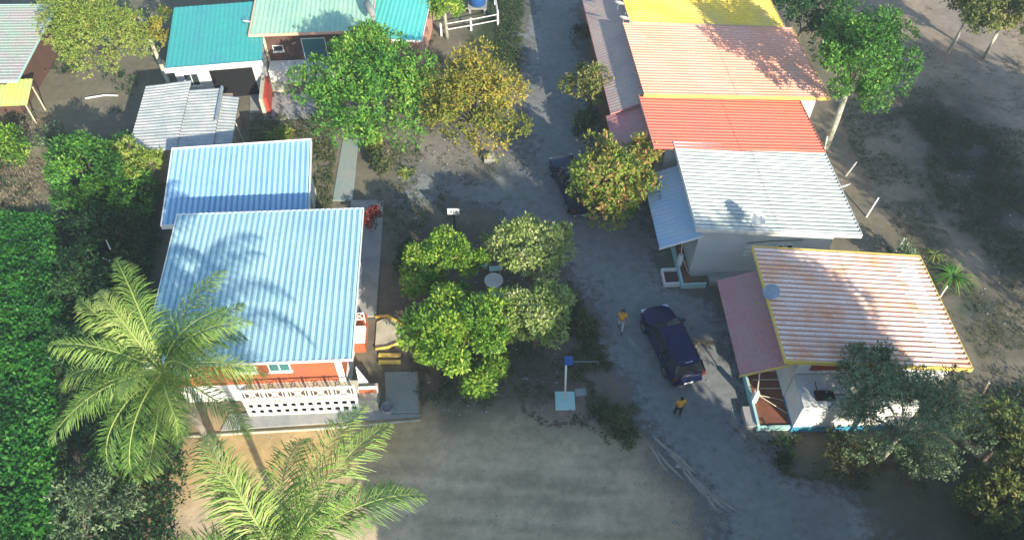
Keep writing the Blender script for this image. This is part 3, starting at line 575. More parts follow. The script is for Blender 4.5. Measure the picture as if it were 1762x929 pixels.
# ------------------------------------------------------------------ vegetation
def leaf_quads(P, D, U, Ln, Wd, fold=.25):
    """P base (n,3), D direction, U approx normal -> verts, faces; leaf = 2 quads? one kite quad with bend"""
    n = len(P); S = np.cross(D, U); S /= np.linalg.norm(S, axis=1, keepdims=True) + 1e-9; N = np.cross(S, D)
    Ln = Ln[:, None]; Wd = Wd[:, None]
    a = P; b = P + D * Ln * .5 + S * Wd * .5 + N * Ln * fold * .4; c = P + D * Ln; d = P + D * Ln * .5 - S * Wd * .5 + N * Ln * fold * .4
    V = np.stack([a, b, c, d], 1).reshape(-1, 3); k = np.arange(n) * 4
    return V, np.stack([k, k + 1, k + 2, k + 3], 1)
def unit(v): return v / (np.linalg.norm(v, axis=1, keepdims=True) + 1e-9)
def leaves_mesh(name, parts, m, parent=None):
    Vs = []; Fs = []; A = []; n = 0
    for V, Fc, var in parts: Vs.append(V); Fs.append(Fc + n); A.append(np.repeat(var, 4)); n += len(V)
    V = np.concatenate(Vs); Fc = np.concatenate(Fs); A = np.concatenate(A)
    me = bpy.data.meshes.new(name); me.vertices.add(len(V)); me.vertices.foreach_set('co', V.astype(np.float32).ravel())
    me.loops.add(Fc.size); me.loops.foreach_set('vertex_index', Fc.astype(np.int32).ravel()); me.polygons.add(len(Fc))
    me.polygons.foreach_set('loop_start', (np.arange(len(Fc)) * 4).astype(np.int32)); me.polygons.foreach_set('loop_total', np.full(len(Fc), 4, np.int32))
    me.materials.append(m); at_ = me.attributes.new('var', 'FLOAT', 'POINT'); at_.data.foreach_set('value', np.clip(A, 0, 1).astype(np.float32))
    me.update(calc_edges=True); me.validate()
    o = bpy.data.objects.new(name, me); sc.collection.objects.link(o)
    if parent: o.parent = parent
    return o
def crown_leaves(R_, hz, n_lobes, n_ros, leaf, bias=.0, hole=.0, lobe_r=.38, per=8, inner=.25, squash=1.0, zc=0.0, lean=(0, 0)):
    # lobes on an ellipsoid
    L = []
    for i in range(n_lobes):
        t = rng.uniform(0, 2 * math.pi); zz = rng.uniform(-.55, 1) ; r = math.sqrt(max(0, 1 - zz * zz)) ; k = rng.uniform(.45, .98)
        L.append((R_ * r * k * math.cos(t), R_ * r * k * math.sin(t), hz * zz * k, rng.uniform(.55, 1.3) * lobe_r * .95, rng.uniform(-.2, .2)))
    L = np.array(L); idx = rng.integers(0, n_lobes, n_ros); lo = L[idx]
    d = unit(rng.normal(size=(n_ros, 3)) + np.array([0, 0, .35])); rad = np.where(rng.random(n_ros) < inner, rng.uniform(.2, .9, n_ros), rng.uniform(.85, 1.12, n_ros))
    c = lo[:, :3] + d * (lo[:, 3] * rad)[:, None] * np.array([R_, R_, hz])
    c[:, 2] = np.maximum(c[:, 2], -hz * .75)
    base = .38 + lo[:, 4] + bias + rng.normal(0, .10, n_ros)
    out = []
    cc = np.repeat(c, per, 0); dd = np.repeat(d, per, 0); var = np.repeat(base, per) + rng.normal(0, .15, n_ros * per)
    D = unit(dd * .75 + rng.normal(0, .75, (n_ros * per, 3)) + np.array([0, 0, -.05])); U = unit(dd + np.array([0, 0, .8]) + rng.normal(0, .35, D.shape))
    Ln = leaf * rng.uniform(.65, 1.25, len(D)); V, Fc = leaf_quads(cc + rng.normal(0, leaf * .35, cc.shape), D, U, Ln, Ln * rng.uniform(.32, .5, len(D)))
    V[:, 2] += zc; return V, Fc, var, L
def tree(name, label, cx, cy, z, rpx, m, leaf=.24, n=900, hz=None, bark='bark', group=None, lobes=26, bias=0, per=8, multi=1, cat='tree', trunk_r=.13, lobe_r=.30, inner=.12, off=(0, 0)):
    c = at(cx, cy, z); Rm = rpx * depth(c) / F; hz = hz or Rm * .75
    t = thing(name, label, cat, (c.x, c.y, 0), 0, group)
    V, Fc, var, L = crown_leaves(Rm, hz, lobes, n, leaf, bias, lobe_r=lobe_r, per=per, inner=inner); V[:, 2] += z
    leaves_mesh('crown', [(V, Fc, var)], m, t)
    b = MB()
    for k in range(multi):
        bx, by = (rng.normal(0, .25, 2) if multi > 1 else (0, 0)); fork = z - hz * .55; fx, fy = bx * 1.8 + rng.normal(0, .12), by * 1.8 + rng.normal(0, .12)
        b.tube([(bx + off[0], by + off[1], -.1), ((bx + fx + off[0]) / 2 + rng.normal(0, .05), (by + fy + off[1]) / 2, fork * .5), (fx, fy, fork)], [trunk_r * 1.25, trunk_r, trunk_r * .85], 8)
        for q in range(7 if multi == 1 else 3):
            l = L[rng.integers(0, len(L))]; e = np.array([l[0], l[1], l[2] + z]); mid = (np.array([fx, fy, fork]) * .5 + e * .5) + np.array([0, 0, .15])
            b.tube([(fx, fy, fork - .1), tuple(mid), tuple(e)], [trunk_r * .6, trunk_r * .35, trunk_r * .12], 6)
            for s in range(2):
                e2 = e + rng.normal(0, .35, 3) * Rm * .4; b.tube([tuple(mid), tuple(e2)], [trunk_r * .22, trunk_r * .08], 5)
    b.build('trunk', M[bark], t, True); return t
G1 = 'broad-leaved trees around the round table'
tree('mango_tree', 'large round bright green tree in front of the brown boarded house', 636, 150, 4.2, 114, M['mango'], .27, 2600, bias=.12, lobes=34)
tree('flowering_tree', 'large golden yellow and orange tree beside the road, next to the bright green one', 820, 178, 3.6, 100, M['golden'], .23, 2300, bias=.10, lobes=30)
tree('small_tree', 'small olive tree between the road and the taupe porch roof', 1016, 142, 2.6, 46, M['olive'], .22, 520, bias=.12, lobes=16)
tree('leafy_tree', 'sprawling tree with rust tinged leaves hanging over the parked pickup', 1052, 300, 3.0, 78, M['rusty'], .28, 1150, bias=.14, lobes=26, lobe_r=.33)
tree('leafy_shrub', 'rust red leaved branch mass beside the coral porch roof', 1105, 262, 3.4, 32, M['rusty'], .26, 260, bias=.28, lobes=10)
tree('fruit_tree', 'rounded tree on the upper left of the round table', 760, 454, 2.6, 70, M['mango2'], .21, 1800, bias=.10, lobes=20, group=G1)
tree('fruit_tree', 'pale topped tree right behind the round table, nearest the road', 914, 426, 2.8, 73, M['pale_green'], .21, 1900, bias=.24, lobes=24, group=G1)
tree('fruit_tree', 'largest, brightest tree below the round table, next to the yellow kerb', 784, 584, 3.0, 96, M['mango2'], .24, 3000, bias=.08, lobes=30, group=G1)
tree('fruit_tree', 'greyish green tree on the lower right of the round table', 922, 546, 2.8, 73, M['pale_green'], .21, 1800, bias=.18, lobes=24, group=G1)
tree('sapling', 'small vivid green sapling squeezed between the two lower trees near the pale pole', 862, 612, 1.6, 22, M['mango2'], .22, 160, bias=.1, lobes=6, trunk_r=.05)
tree('bamboo_clump', 'tall smooth yellow-green crown behind the leaning concrete pole', 166, 50, 4.0, 76, M['lime'], .16, 3600, bias=.16, lobes=44, hz=3.6, lobe_r=.34)
tree('small_tree', 'yellow flecked tree beside the left edge of the deep teal roof', 288, 48, 2.8, 34, M['golden'], .24, 320, lobes=10, bias=.02)
tree('small_tree', 'dark rounded tree left of the grey shack', 150, 288, 3.2, 70, M['mango'], .25, 1200, bias=-.02, lobes=20)
tree('small_tree', 'low yellow-green tree touching the lower left corner of the grey shack roof', 240, 272, 2.8, 40, M['lime'], .22, 460, bias=.02, lobes=12)
tree('small_tree', 'bright tree at the top between the aqua roof and the blue tank', 765, 6, 3.0, 34, M['mango2'], .26, 360, bias=.1, lobes=12, bark='pale_bark')
tree('tall_tree', 'tall glossy tree on a pale slanting trunk behind the salmon roof', 1482, 100, 7.2, 82, M['mango'], .23, 2300, bias=-.04, lobes=34, bark='pale_bark', trunk_r=.2, hz=3.0)
G2 = 'trees at the field edge'
tree('field_tree', 'wide tree on pale trunks at the top right, left of two', 1672, 8, 4.2, 62, M['olive'], .28, 900, lobes=22, bark='pale_bark', group=G2, bias=-.02)
tree('field_tree', 'wide tree on pale trunks at the top right corner', 1738, 14, 4.2, 52, M['olive'], .28, 700, lobes=18, bark='pale_bark', group=G2, bias=.04)
tree('field_tree', 'dark low tree behind the yellow roof, far side of the tall glossy tree', 1385, 28, 3.0, 62, M['dark_leaf'], .28, 700, lobes=18, group=G2, bias=.1)
tree('feathery_tree', 'fine leaved grey-green tree overhanging the flat white annex', 1568, 722, 4.0, 112, M['greygreen'], .14, 3000, bias=.06, lobes=46, lobe_r=.28, hz=2.2, bark='pale_bark', inner=.35)
tree('feathery_tree', 'thin airy grey-green crown reaching over the yellow eave of the orange roof', 1500, 640, 4.2, 58, M['greygreen'], .14, 600, bias=.05, lobes=22, lobe_r=.25, hz=1.0, bark='pale_bark', inner=.4)
G3 = 'dark trees in the lower right corner'
for (px, py, z, r, lb) in [(1722, 760, 2.2, 62, 'dark tree right of the feathery grey-green tree'), (1700, 860, 2.0, 52, 'dark bushy tree in the lower right corner, lower of three'), (1755, 830, 2.6, 60, 'dark tree cut by the right edge near the lower corner')]:
    tree('dark_tree', lb, px, py, z, r, M['olive'], .24, 420, bias=-.14, lobes=18, lobe_r=.3, group=G3)
G4 = 'shrubs below the coconut palm'
for (px, py, z, r, m_, lb) in [(172, 870, 1.8, 70, 'greygreen', 'grey-green shrub at the bottom left beside the green crop'), (215, 700, 1.2, 66, 'dark_leaf', 'dark shrub under the left fronds of the coconut palm'), (205, 790, 1.2, 50, 'mango', 'green shrub between the crop and the palm shrubs'), (145, 590, 1.0, 50, 'dark_leaf', 'dark shrub beside the crop, left of the palm crown')]:
    tree('shrub', lb, px, py, z, r, M[m_], .20, 480, bias=-.05, lobes=18, lobe_r=.3, group=G4, multi=3, trunk_r=.05, cat='shrub')
G5 = 'garden shrubs and bushes'
for (px, py, z, r, m_, lf, nn, lb) in [(20, 250, 1.2, 34, 'mango2', .28, 180, 'vivid lime bush below the lime lean-to awning'), (90, 240, .9, 26, 'greygreen', .18, 160, 'grey twiggy bush left of the dark rounded tree'),
        (205, 390, 1.4, 60, 'dark_leaf', .24, 420, 'dark bush left of the sky blue roof'), (220, 330, 1.6, 52, 'mango', .24, 360, 'dark green bush between the shack and the sky blue roof'),
        (150, 470, 1.2, 56, 'dark_leaf', .24, 380, 'very dark bush beside the crop edge, left of the big blue roof'), (120, 345, 1.2, 40, 'mango', .24, 260, 'leafy bush at the upper end of the green crop'),
        (1004, 560, .5, 22, 'weed', .18, 160, 'low dark bush between the round table trees and the road'), (1070, 716, .4, 30, 'weed', .15, 240, 'low wide bush right of the small grey-green slab by the lane'),
        (660, 280, .5, 26, 'weed', .18, 150, 'straggly bush beside the greenish garden path'), (700, 440, .7, 26, 'dark_leaf', .22, 160, 'dark low bush above the orange clay planter'),
        (525, 320, .5, 22, 'weed', .18, 120, 'low weeds bush at the right edge of the sky blue roof'), (1000, 60, 1.0, 18, 'dark_leaf', .2, 110, 'dark bush hugging the yellow row house porch'), (1012, 215, 1.1, 24, 'dark_leaf', .22, 150, 'dark bush between the coral porch and the road'),
        (1350, 775, .3, 28, 'dark_leaf', .14, 160, 'low dark bush under the blue plinth'), (1450, 790, .5, 44, 'weed', .18, 220, 'scrubby bush at the foot of the feathery tree'),
        (1560, 440, .9, 26, 'greygreen', .2, 130, 'pale leggy bush behind the back edge of the orange roof'), (500, 230, .5, 24, 'rusty', .18, 130, 'rusty low bush beside the concrete yard'), (640, 245, .5, 22, 'rusty', .18, 120, 'rusty low bush under the big round green tree')]:
    tree('bush', lb, px, py, z, r, M[m_], lf, nn, bias=-.02, lobes=10, lobe_r=.36, group=G5, multi=3, trunk_r=.03, cat='bush')
# spiky plants
def spiky(label, px, py, n, ln, m, up=.6):
    p = at(px, py, 0); t = thing('spiky_plant', label, 'plant', p, 0, 'spiky rosette plants')
    b = MB(); var = []
    for i in range(n):
        a = rng.uniform(0, 2 * math.pi); e = rng.uniform(.25, 1.3) * up; d = np.array([math.cos(a), math.sin(a), 0]); s = np.array([-math.sin(a), math.cos(a), 0]); l = ln * rng.uniform(.7, 1.1)
        k0 = len(b.v)
        for j in range(5):
            q = j / 4; pos = d * l * q * math.cos(e * (1 - .5 * q)) + np.array([0, 0, .15 + l * (math.sin(e) * 1.3 * q - .75 * q * q)]); wd = .045 * (1 - q * .9)
            b.v += [tuple(pos + s * wd), tuple(pos - s * wd)]
        for j in range(4): b.f.append((k0 + 2 * j, k0 + 2 * j + 1, k0 + 2 * j + 3, k0 + 2 * j + 2))
        var += [rng.uniform(.1, .9)] * 10
    mesh_obj('leaves', b.v, b.f, m, t, var=var)
    MB().tube([(0, 0, 0), (0, 0, .25)], [.08, .06], 6).build('stem', M['bark'], t)
spiky('large spiky green plant right of the orange striped roof', 1638, 478, 70, 1.7, M['mango'])
spiky('spiky green plant beside the concrete yard and grey shack', 470, 235, 40, 1.1, M['mango2'])
spiky('pale spiky plant on the bare soil beside the greenish path', 700, 300, 36, .9, M['lime'])
spiky('small spiky plant behind the back corner of the orange roof', 1606, 440, 26, .9, M['lime'])
# coconut palms
def palm(label, cx, cy, z, rm, nf, seed, c=None, lean=(0, 0)):
    r = np.random.default_rng(seed); c = c or at(cx, cy, z); t = thing('coconut_palm', label, 'palm tree', (c.x + lean[0], c.y + lean[1], 0), 0, 'coconut palms')
    l0 = (-lean[0], -lean[1])
    pts = [(l0[0] * q ** 1.5, l0[1] * q ** 1.5, z * q - .05) for q in np.linspace(0, 1, 9)]
    MB().tube(pts, [.26, .19, .17, .16, .155, .15, .145, .15, .17], 10).build('trunk', M['palm_bark'], t, True)
    for i in range(nf):
        a = 2 * math.pi * (i * .381966) + r.normal(0, .12); ring = i / nf; e0 = R(70) - R(72) * ring + r.normal(0, .06); ln = rm * r.uniform(.72, 1.12); droop = (1.35 + .6 * ring) * r.uniform(.7, 1.3)
        sd = np.array([-math.sin(a), math.cos(a), 0]); d = np.array([math.cos(a), math.sin(a), 0]); N_ = 34
        P = []; T = []; pos = np.array([l0[0], l0[1], z]); ang = e0; st = ln * 1.16 / N_
        sway = r.normal(0, .32)
        for k in range(N_ + 1):
            P.append(pos.copy()); dirv = d * math.cos(ang) + np.array([0, 0, math.sin(ang)]) + sd * sway * k / N_; dirv /= np.linalg.norm(dirv); T.append(dirv); pos = pos + dirv * st; ang -= droop / N_ * (.4 + 1.2 * k / N_)
        b = MB(); b.tube([tuple(p) for p in P[::3]], list(np.linspace(.045, .01, len(P[::3]))), 5); var = [.85] * len(b.v); mi = None
        bv = r.uniform(.10, .80) - .25 * ring
        for k in range(4, N_):
            for s in (-1, 1):
              for h_ in (0, .33, .66):
                q = (k + h_) / N_; p0 = P[k] * (1 - h_) + P[k + 1] * h_; L_l = 1.12 * math.sin(math.pi * min(1, .16 + q * .84)) ** .6 * rm / 4.3 * r.uniform(.8, 1.1)
                upv = np.cross(T[k], sd * s); upv = upv if upv[2] > 0 else -upv
                d0 = sd * s * .80 + T[k] * (.55 + .5 * q) + upv * .12 + r.normal(0, .17, 3); d0 /= np.linalg.norm(d0); wv = T[k] * .021; k0 = len(b.v)
                p1 = p0 + d0 * L_l * .45; d1 = d0 + np.array([0, 0, -.85]); d1 /= np.linalg.norm(d1); p2 = p1 + d1 * L_l * .55; d2 = d1 + np.array([0, 0, -.5])
                b.v += [tuple(p0 + wv * .6), tuple(p0 - wv * .6), tuple(p1 + wv), tuple(p1 - wv), tuple(p2 + wv * .25), tuple(p2 - wv * .25)]
                b.f += [(k0, k0 + 1, k0 + 3, k0 + 2), (k0 + 2, k0 + 3, k0 + 5, k0 + 4)]; vv = bv + r.normal(0, .12); var += [vv, vv, vv, vv, vv + .12, vv + .12]
        mesh_obj('frond', b.v, b.f, M['palm'], t, var=np.clip(var, 0, 1))
    for k in range(4):
        a = k * 1.7; MB().lathe([(.001, -.13), (.09, -.09), (.12, 0), (.09, .09), (.001, .14)], 8, (l0[0] + .26 * math.cos(a), l0[1] + .26 * math.sin(a), z - .28)).build('coconut', M['orange_clay'], t, True)
    return t
palm('full coconut palm with drooping fronds before the left end of the pale blue roof', 280, 640, 8.5, 4.3, 27, 3, lean=(-.2, .5))
palm('bright green coconut palm cut by the bottom edge of the picture', 486, 965, 10.5, 5.0, 20, 12, lean=(.4, -.6))
# crop field (a solid mat of leafy crop)
def scatter(poly_px, n, zfun=None):
    P = pxpoly(poly_px); xs = [p.x for p in P]; ys = [p.y for p in P]; X = rng.uniform(min(xs), max(xs), n * 4); Y = rng.uniform(min(ys), max(ys), n * 4)
    ok = inpoly(X, Y, P); X, Y = X[ok][:n], Y[ok][:n]; q = at(980, 690); k = (np.abs(X - q.x) > .9) | (np.abs(Y - q.y - .2) > .9); return X[k], Y[k]
X, Y = scatter([(-140, 385), (-10, 378), (104, 383), (100, 480), (118, 560), (102, 650), (104, 800), (96, 1010), (-220, 1010)], 11000)
hgt = .25 + .75 * fbm(X * 1.2, Y * 1.2) + rng.uniform(-.12, .12, len(X)); C = np.stack([X, Y, hgt], 1); base = -.1 + 1.0 * fbm(X * .9 + 5, Y * .9) 
cc = np.repeat(C, 6, 0) + rng.normal(0, .08, (len(C) * 6, 3)); D = unit(rng.normal(size=cc.shape) * np.array([1, 1, .45]) + np.array([0, 0, .15])); U = unit(np.array([0, 0, 1]) + rng.normal(0, .4, cc.shape))
Ln = rng.uniform(.15, .32, len(cc)); V, Fc = leaf_quads(cc, D, U, Ln, Ln * .55)
o = leaves_mesh('green_crop', [(V, Fc, np.repeat(base, 6) + rng.normal(0, .12, len(cc)))], M['crop']); tag(o, 'dense vivid green crop filling the left edge of the picture', 'crop', kind='stuff')
# undergrowth + weeds
def weeds(name, label, cat, areas, m, wr=.38):
    parts = []
    for poly, n, sz, hh, bias, clump in areas:
        X, Y = scatter(poly, n); k = fbm(X * .45 + 3, Y * .45) > clump; X, Y = X[k], Y[k]
        C = np.stack([X, Y, rng.uniform(.0, hh, len(X)) * (.5 + fbm(X, Y))], 1); q = 6; cc = np.repeat(C, q, 0); cc[:, :2] += rng.normal(0, sz * .5, (len(cc), 2))
        D = unit(rng.normal(size=cc.shape) * np.array([1, 1, .4]) + np.array([0, 0, .55])); U = unit(np.array([0, 0, 1]) + rng.normal(0, .5, cc.shape)); Ln = sz * rng.uniform(.6, 1.3, len(cc))
        V, Fc = leaf_quads(cc, D, U, Ln, Ln * wr); parts.append((V, Fc, np.repeat(rng.normal(.4 + bias, .16, len(C)), q) + rng.normal(0, .1, len(cc))))
    o = leaves_mesh(name, parts, m); tag(o, label, cat, kind='stuff')
weeds('undergrowth', 'dark tangled undergrowth between the green crop and the houses', 'undergrowth', [
    ([(112, 260), (270, 240), (262, 400), (262, 520), (230, 640), (330, 800), (300, 1000), (100, 1000), (118, 600), (106, 400)], 4200, .22, .9, -.05, .30),
    ([(-60, 195), (110, 200), (130, 130), (250, 120), (220, 260), (110, 380), (-80, 380)], 1500, .2, .4, -.05, .5),
    ([(1660, 690), (1860, 640), (1860, 1000), (1640, 960)], 1500, .2, .6, -.1, .42), ([(68, 0), (120, 0), (140, 130), (70, 130)], 400, .2, .4, -.1, .4)], M['dark_leaf'])
weeds('weeds', 'scattered low weeds on the bare soil between the houses', 'weeds', [
    ([(630, 240), (720, 250), (760, 330), (800, 410), (690, 470), (650, 350)], 800, .13, .12, 0, .47), ([(690, 560), (1000, 540), (1110, 740), (1050, 770), (960, 700), (720, 700)], 1100, .14, .15, -.15, .46),
    ([(980, 480), (1030, 580), (1110, 740), (1080, 780), (1000, 700), (960, 560)], 900, .16, .25, -.12, .42),
    ([(535, 245), (580, 245), (570, 360), (525, 360)], 500, .15, .2, 0, .4), ([(430, 200), (560, 200), (640, 250), (540, 260), (430, 250)], 600, .16, .25, 0, .42), ([(700, 230), (900, 240), (890, 330), (700, 340)], 350, .11, .08, -.05, .52),
    ([(740, 60), (880, 70), (870, 130), (740, 110)], 300, .16, .15, -.2, .4), ([(860, -20), (903, -20), (893, 130), (850, 110)], 900, .16, .15, -.2, .2),
    ([(1290, 750), (1560, 760), (1600, 860), (1350, 820)], 600, .15, .2, -.15, .45)], M['weed'])
weeds('field_scrub', 'patchy low scrub over the open ground right of the houses', 'scrub', [
    ([(1430, 160), (1600, 150), (1900, 400), (1900, 700), (1700, 640), (1480, 300)], 9000, .11, .10, -.2, .42), ([(1560, 180), (1762, 230), (1762, 480), (1620, 380)], 3500, .12, .2, -.25, .36), ([(1500, -40), (1860, -40), (1860, 240), (1600, 150)], 2600, .11, .08, -.1, .48)], M['weed'], .25)
weeds('dry_grass', 'dry straw coloured grass and twigs around the yards', 'dry grass', [
    ([(-60, 210), (110, 200), (130, 350), (-80, 375)], 2600, .34, .25, .1, .36), ([(1430, 200), (1560, 280), (1700, 560), (1480, 320)], 900, .12, .06, -.2, .45), ([(660, 420), (740, 420), (760, 560), (690, 560)], 350, .14, .06, 0, .4), ([(1500, -40), (1860, -40), (1860, 240), (1600, 150)], 900, .16, .06, .1, .5),
    ([(880, 700), (1080, 730), (1200, 880), (900, 760)], 220, .1, .03, -.3, .5)], M['dry'], .1)
# unseen off-frame trees, added and shaped to shade the lane, lot and roofs
G6 = 'off-frame trees added to cast shade'
for i, (x_, y_, z, r, hz, lb) in enumerate([(3.2, 5.2, 4.4, 2.9, 3.6, 'off-frame shade tree added south of the sandy lot, westmost of its row'), (7.6, 5.2, 4.8, 3.0, 4.0, 'off-frame shade tree added south of the lot, second of its row'), (12, 4.4, 6.0, 3.1, 5.0, 'off-frame shade tree added south of the lane, third of its row'), (16.4, 4.4, 5.2, 3.0, 4.2, 'off-frame shade tree added south of the lane, fourth of its row'),
        (21.0, 5, 3.4, 2.9, 2.4, 'off-frame shade tree added south of the lane, fifth of its row'), (25.8, 5.6, 3.4, 3.0, 2.4, 'off-frame shade tree added south of the lane, eastmost of its row'), (38, 20, 8.0, 5.0, 3.6, 'wide off-frame shade tree added east of the orange roof'), (44, 27, 8.0, 5.0, 3.6, 'wide off-frame shade tree added east of the white roof'),
        (24.8, 3.0, 14.0, 4.0, 2.5, 'tallest off-frame shade tree added south of the lane'), (19.0, 3.0, 13.8, 4.0, 2.4, 'second tallest off-frame shade tree added south of the lane')]):
    t = thing('offframe_shade_tree', lb, 'tree', (x_, y_, 0), 0, G6)
    V, Fc, var, L = crown_leaves(r, hz, 60, 5200, .42, 0, lobe_r=.42, per=7); V[:, 2] += z; leaves_mesh('crown', [(V, Fc, var)], M['mango'], t)
    MB().tube([(0, 0, -.1), (.1, .1, z * .5), (0, 0, z)], [.35, .28, .15], 8).build('trunk', M['bark'], t, True)
# ------------------------------------------------------------------ slabs, paths, kerbs
def slab(name, label, cat, px, z0, z1, m, kind=None):
    P = [at(*p) for p in px]; c = sum(P, Vector()) / len(P); n = len(P)
    vs = [(p.x - c.x, p.y - c.y, z0) for p in P] + [(p.x - c.x, p.y - c.y, z1) for p in P]
    a = sum(P[i].x * P[(i + 1) % n].y - P[(i + 1) % n].x * P[i].y for i in range(n)); o_ = list(range(n)) if a > 0 else list(range(n))[::-1]
    fs = [tuple(o_[::-1]), tuple(n + i for i in o_)] + [(o_[i], o_[(i + 1) % n], n + o_[(i + 1) % n], n + o_[i]) for i in range(n)]
    o = mesh_obj(name, vs, fs, M[m]); o.location = (c.x, c.y, 0); b = o.modifiers.new('bevel', 'BEVEL'); b.width = .02; b.limit_method = 'ANGLE'
    return tag(o, label, cat, None, kind)
slab('garden_path', None, None, [(590, 240), (617, 240), (607, 346), (572, 346)], -.05, .05, 'green_concrete', 'structure')
slab('side_pavement', None, None, [(604, 346), (660, 345), (655, 440), (648, 545), (596, 548)], -.05, .09, 'concrete', 'structure')
slab('front_pavement', None, None, [(395, 712), (660, 702), (663, 713), (722, 712), (721, 718), (430, 738), (380, 742)], -.05, .08, 'concrete', 'structure')
slab('ramp_pad', None, None, [(662, 642), (718, 640), (720, 711), (665, 712)], -.05, .12, 'green_concrete', 'structure')
slab('doorstep_pavement', None, None, [(648, 555), (668, 545), (706, 574), (690, 588), (665, 598), (645, 600)], -.05, .085, 'pale_concrete', 'structure')
slab('yard_pavement', None, None, [(430, 162), (480, 160), (540, 165), (545, 205), (430, 208)], -.05, .06, 'concrete', 'structure')
slab('yard_ramp', None, None, [(446, 112), (466, 110), (500, 158), (434, 162)], -.05, .2, 'pale_concrete', 'structure')
b = MB()
P = [at(*q, .12) for q in [(646, 545), (668, 543), (690, 555), (706, 574), (690, 588), (668, 597), (646, 600)]]
b.tube([tuple(p) for p in P], .085, 6).build('curved_kerb', M['yellow_trim'], None, True); o = bpy.data.objects['curved_kerb']; tag(o, 'curved yellow kerb round the small pad at the side porch', 'kerb')
for i, (q, lb) in enumerate([(((652, 612), (690, 611)), 'straight yellow step edge just below the curved yellow kerb'), (((652, 624), (690, 622)), 'lowest straight yellow step edge above the greenish ramp pad')]):
    a, e = at(*q[0], 0), at(*q[1], 0); o = MB().box(a.x, e.x, a.y - .09, a.y + .09, -.02, .12).build('step_edge', M['yellow_trim'], None); tag(o, lb, 'step')
o = MB().tube([tuple(at(*q, .06)) for q in [(300, 752), (400, 746), (560, 737), (724, 722)]], .07, 5).build('pavement_kerb', M['pale_concrete'], None, True); tag(o, 'long pale kerb along the sand in front of the white terrace', 'kerb')
c = at(720, 716); o = MB().tube([tuple(at(718, 640, .1)), tuple(at(722, 714, .1))], .06, 5).build('ramp_kerb', M['wood'], None); tag(o, 'thin dark kerb on the road side of the greenish ramp pad', 'kerb')
c = at(668, 706); o = MB().lathe([(.3, 0), (.34, .3), (.30, .32), (.26, .1), (.001, .1)], 14, (c.x, c.y, .08)).build('round_basin', M['stone'], None, True); tag(o, 'dark round basin at the corner of the pavement and ramp pad', 'basin')
tree('red_plant', 'small dark red plant on the pavement at the blue roof corner', 640, 372, .9, 20, M['red_leaf'], .2, 150, lobes=8, lobe_r=.4, multi=3, trunk_r=.03, cat='plant')
# pots and planters
def planter(label, px, py, w_, d_, h_):
    p = at(px, py); t = thing('planter', label, 'planter', p, R(8)); b = MB(); b.box(-w_ / 2, w_ / 2, -d_ / 2, -d_ / 2 + .07, 0, h_); b.box(-w_ / 2, w_ / 2, d_ / 2 - .07, d_ / 2, 0, h_); b.box(-w_ / 2, -w_ / 2 + .07, -d_ / 2 + .07, d_ / 2 - .07, 0, h_); b.box(w_ / 2 - .07, w_ / 2, -d_ / 2 + .07, d_ / 2 - .07, 0, h_)
    b.build('rim', M['orange_clay'], t); MB().box(-w_ / 2 + .071, w_ / 2 - .071, -d_ / 2 + .071, d_ / 2 - .071, 0, h_ - .08).build('soil', M['brown_wall'], t)
planter('orange clay planter left of the round table trees', 707, 470, 1.0, .5, .35)
c = at(842, 276); t = thing('planter_block', 'pale square block under the golden tree', 'block', c, R(5)); MB().box(-.35, .35, -.3, .3, 0, .35).build('block', M['concrete'], t, bevel=.02); MB().box(-.22, .22, -.18, .18, .353, .5).build('block_top', M['stone'], t, bevel=.02)
# round table and benches
p = at(850, 496); t = thing('round_table', 'white round concrete table between the four trees', 'table', p)
MB().lathe([(.001, 0), (.3, 0), (.26, .08), (.14, .14), (.13, .6), (.22, .68)], 20).build('pedestal', M['concrete'], t, True)
MB().lathe([(.001, .68), (.5, .68), (.53, .70), (.53, .74), (.5, .76), (.001, .76)], 32).build('table_top', M['white'], t)
def bench(label, px, py, rz, L_=.95):
    p = at(px, py); t = thing('garden_bench', label, 'bench', p, rz, 'concrete benches round the table')
    MB().box(-L_ / 2, L_ / 2, -.17, .17, .38, .46).build('seat', M['aqua_paint'], t, bevel=.02)
    for s in (-1, 1): MB().box(s * L_ * .32 - .05, s * L_ * .32 + .05, -.13, .13, 0, .379).build('leg', M['concrete'], t)
bench('pale bench upright in the picture, above left of the round table', 835, 455, R(88), 1.05)
bench('pale bench crosswise just above the round table', 853, 470, R(5), .75)
bench('pale bench just below the round table, half under leaves', 858, 515, R(-8), .85)
# lamp post on a slab
p = at(972, 690); t = thing('lamp_post', 'pale lamp post with a blue head standing on a square slab', 'lamp post', p)
a, e = at(956, 716), at(988, 683); MB().box(-.5, .5, -.55, .5, 0, .14).build('base', M['aqua_paint'], t, bevel=.02)
MB().tube([(0, 0, .14), (-.12, .0, 3.5)], .05, 10).build('pole', M['white'], t, True)
b = MB(); b.hexa([(-.2, -.12, 3.5), (.2, -.12, 3.5), (.2, .3, 3.6), (-.2, .3, 3.6), (-.2, -.12, 3.57), (.2, -.12, 3.57), (.2, .3, 3.67), (-.2, .3, 3.67)]).build('lamp_head', M['blue_plastic'], t)
c = at(999, 676); o = MB().box(-.3, .3, -.2, .2, 0, .12, R(6), (0, 0)).build('concrete_slab', M['green_concrete'], None, bevel=.015); o.location = c; tag(o, 'small grey-green slab right of the lamp post base', 'slab')
o = MB().tube([tuple(at(982, 622, .5)), tuple(at(1030, 622, .5))], .02, 5).build('rail_pipe', M['grey_metal'], None); tag(o, 'thin horizontal pipe behind the lamp post', 'pipe')
for q in (982, 1030): MB().tube([tuple(at(q, 622, .5)), tuple(at(q, 622, .5) - Vector((0, 0, .5)))], .025, 5).build('support', M['grey_metal'], o)
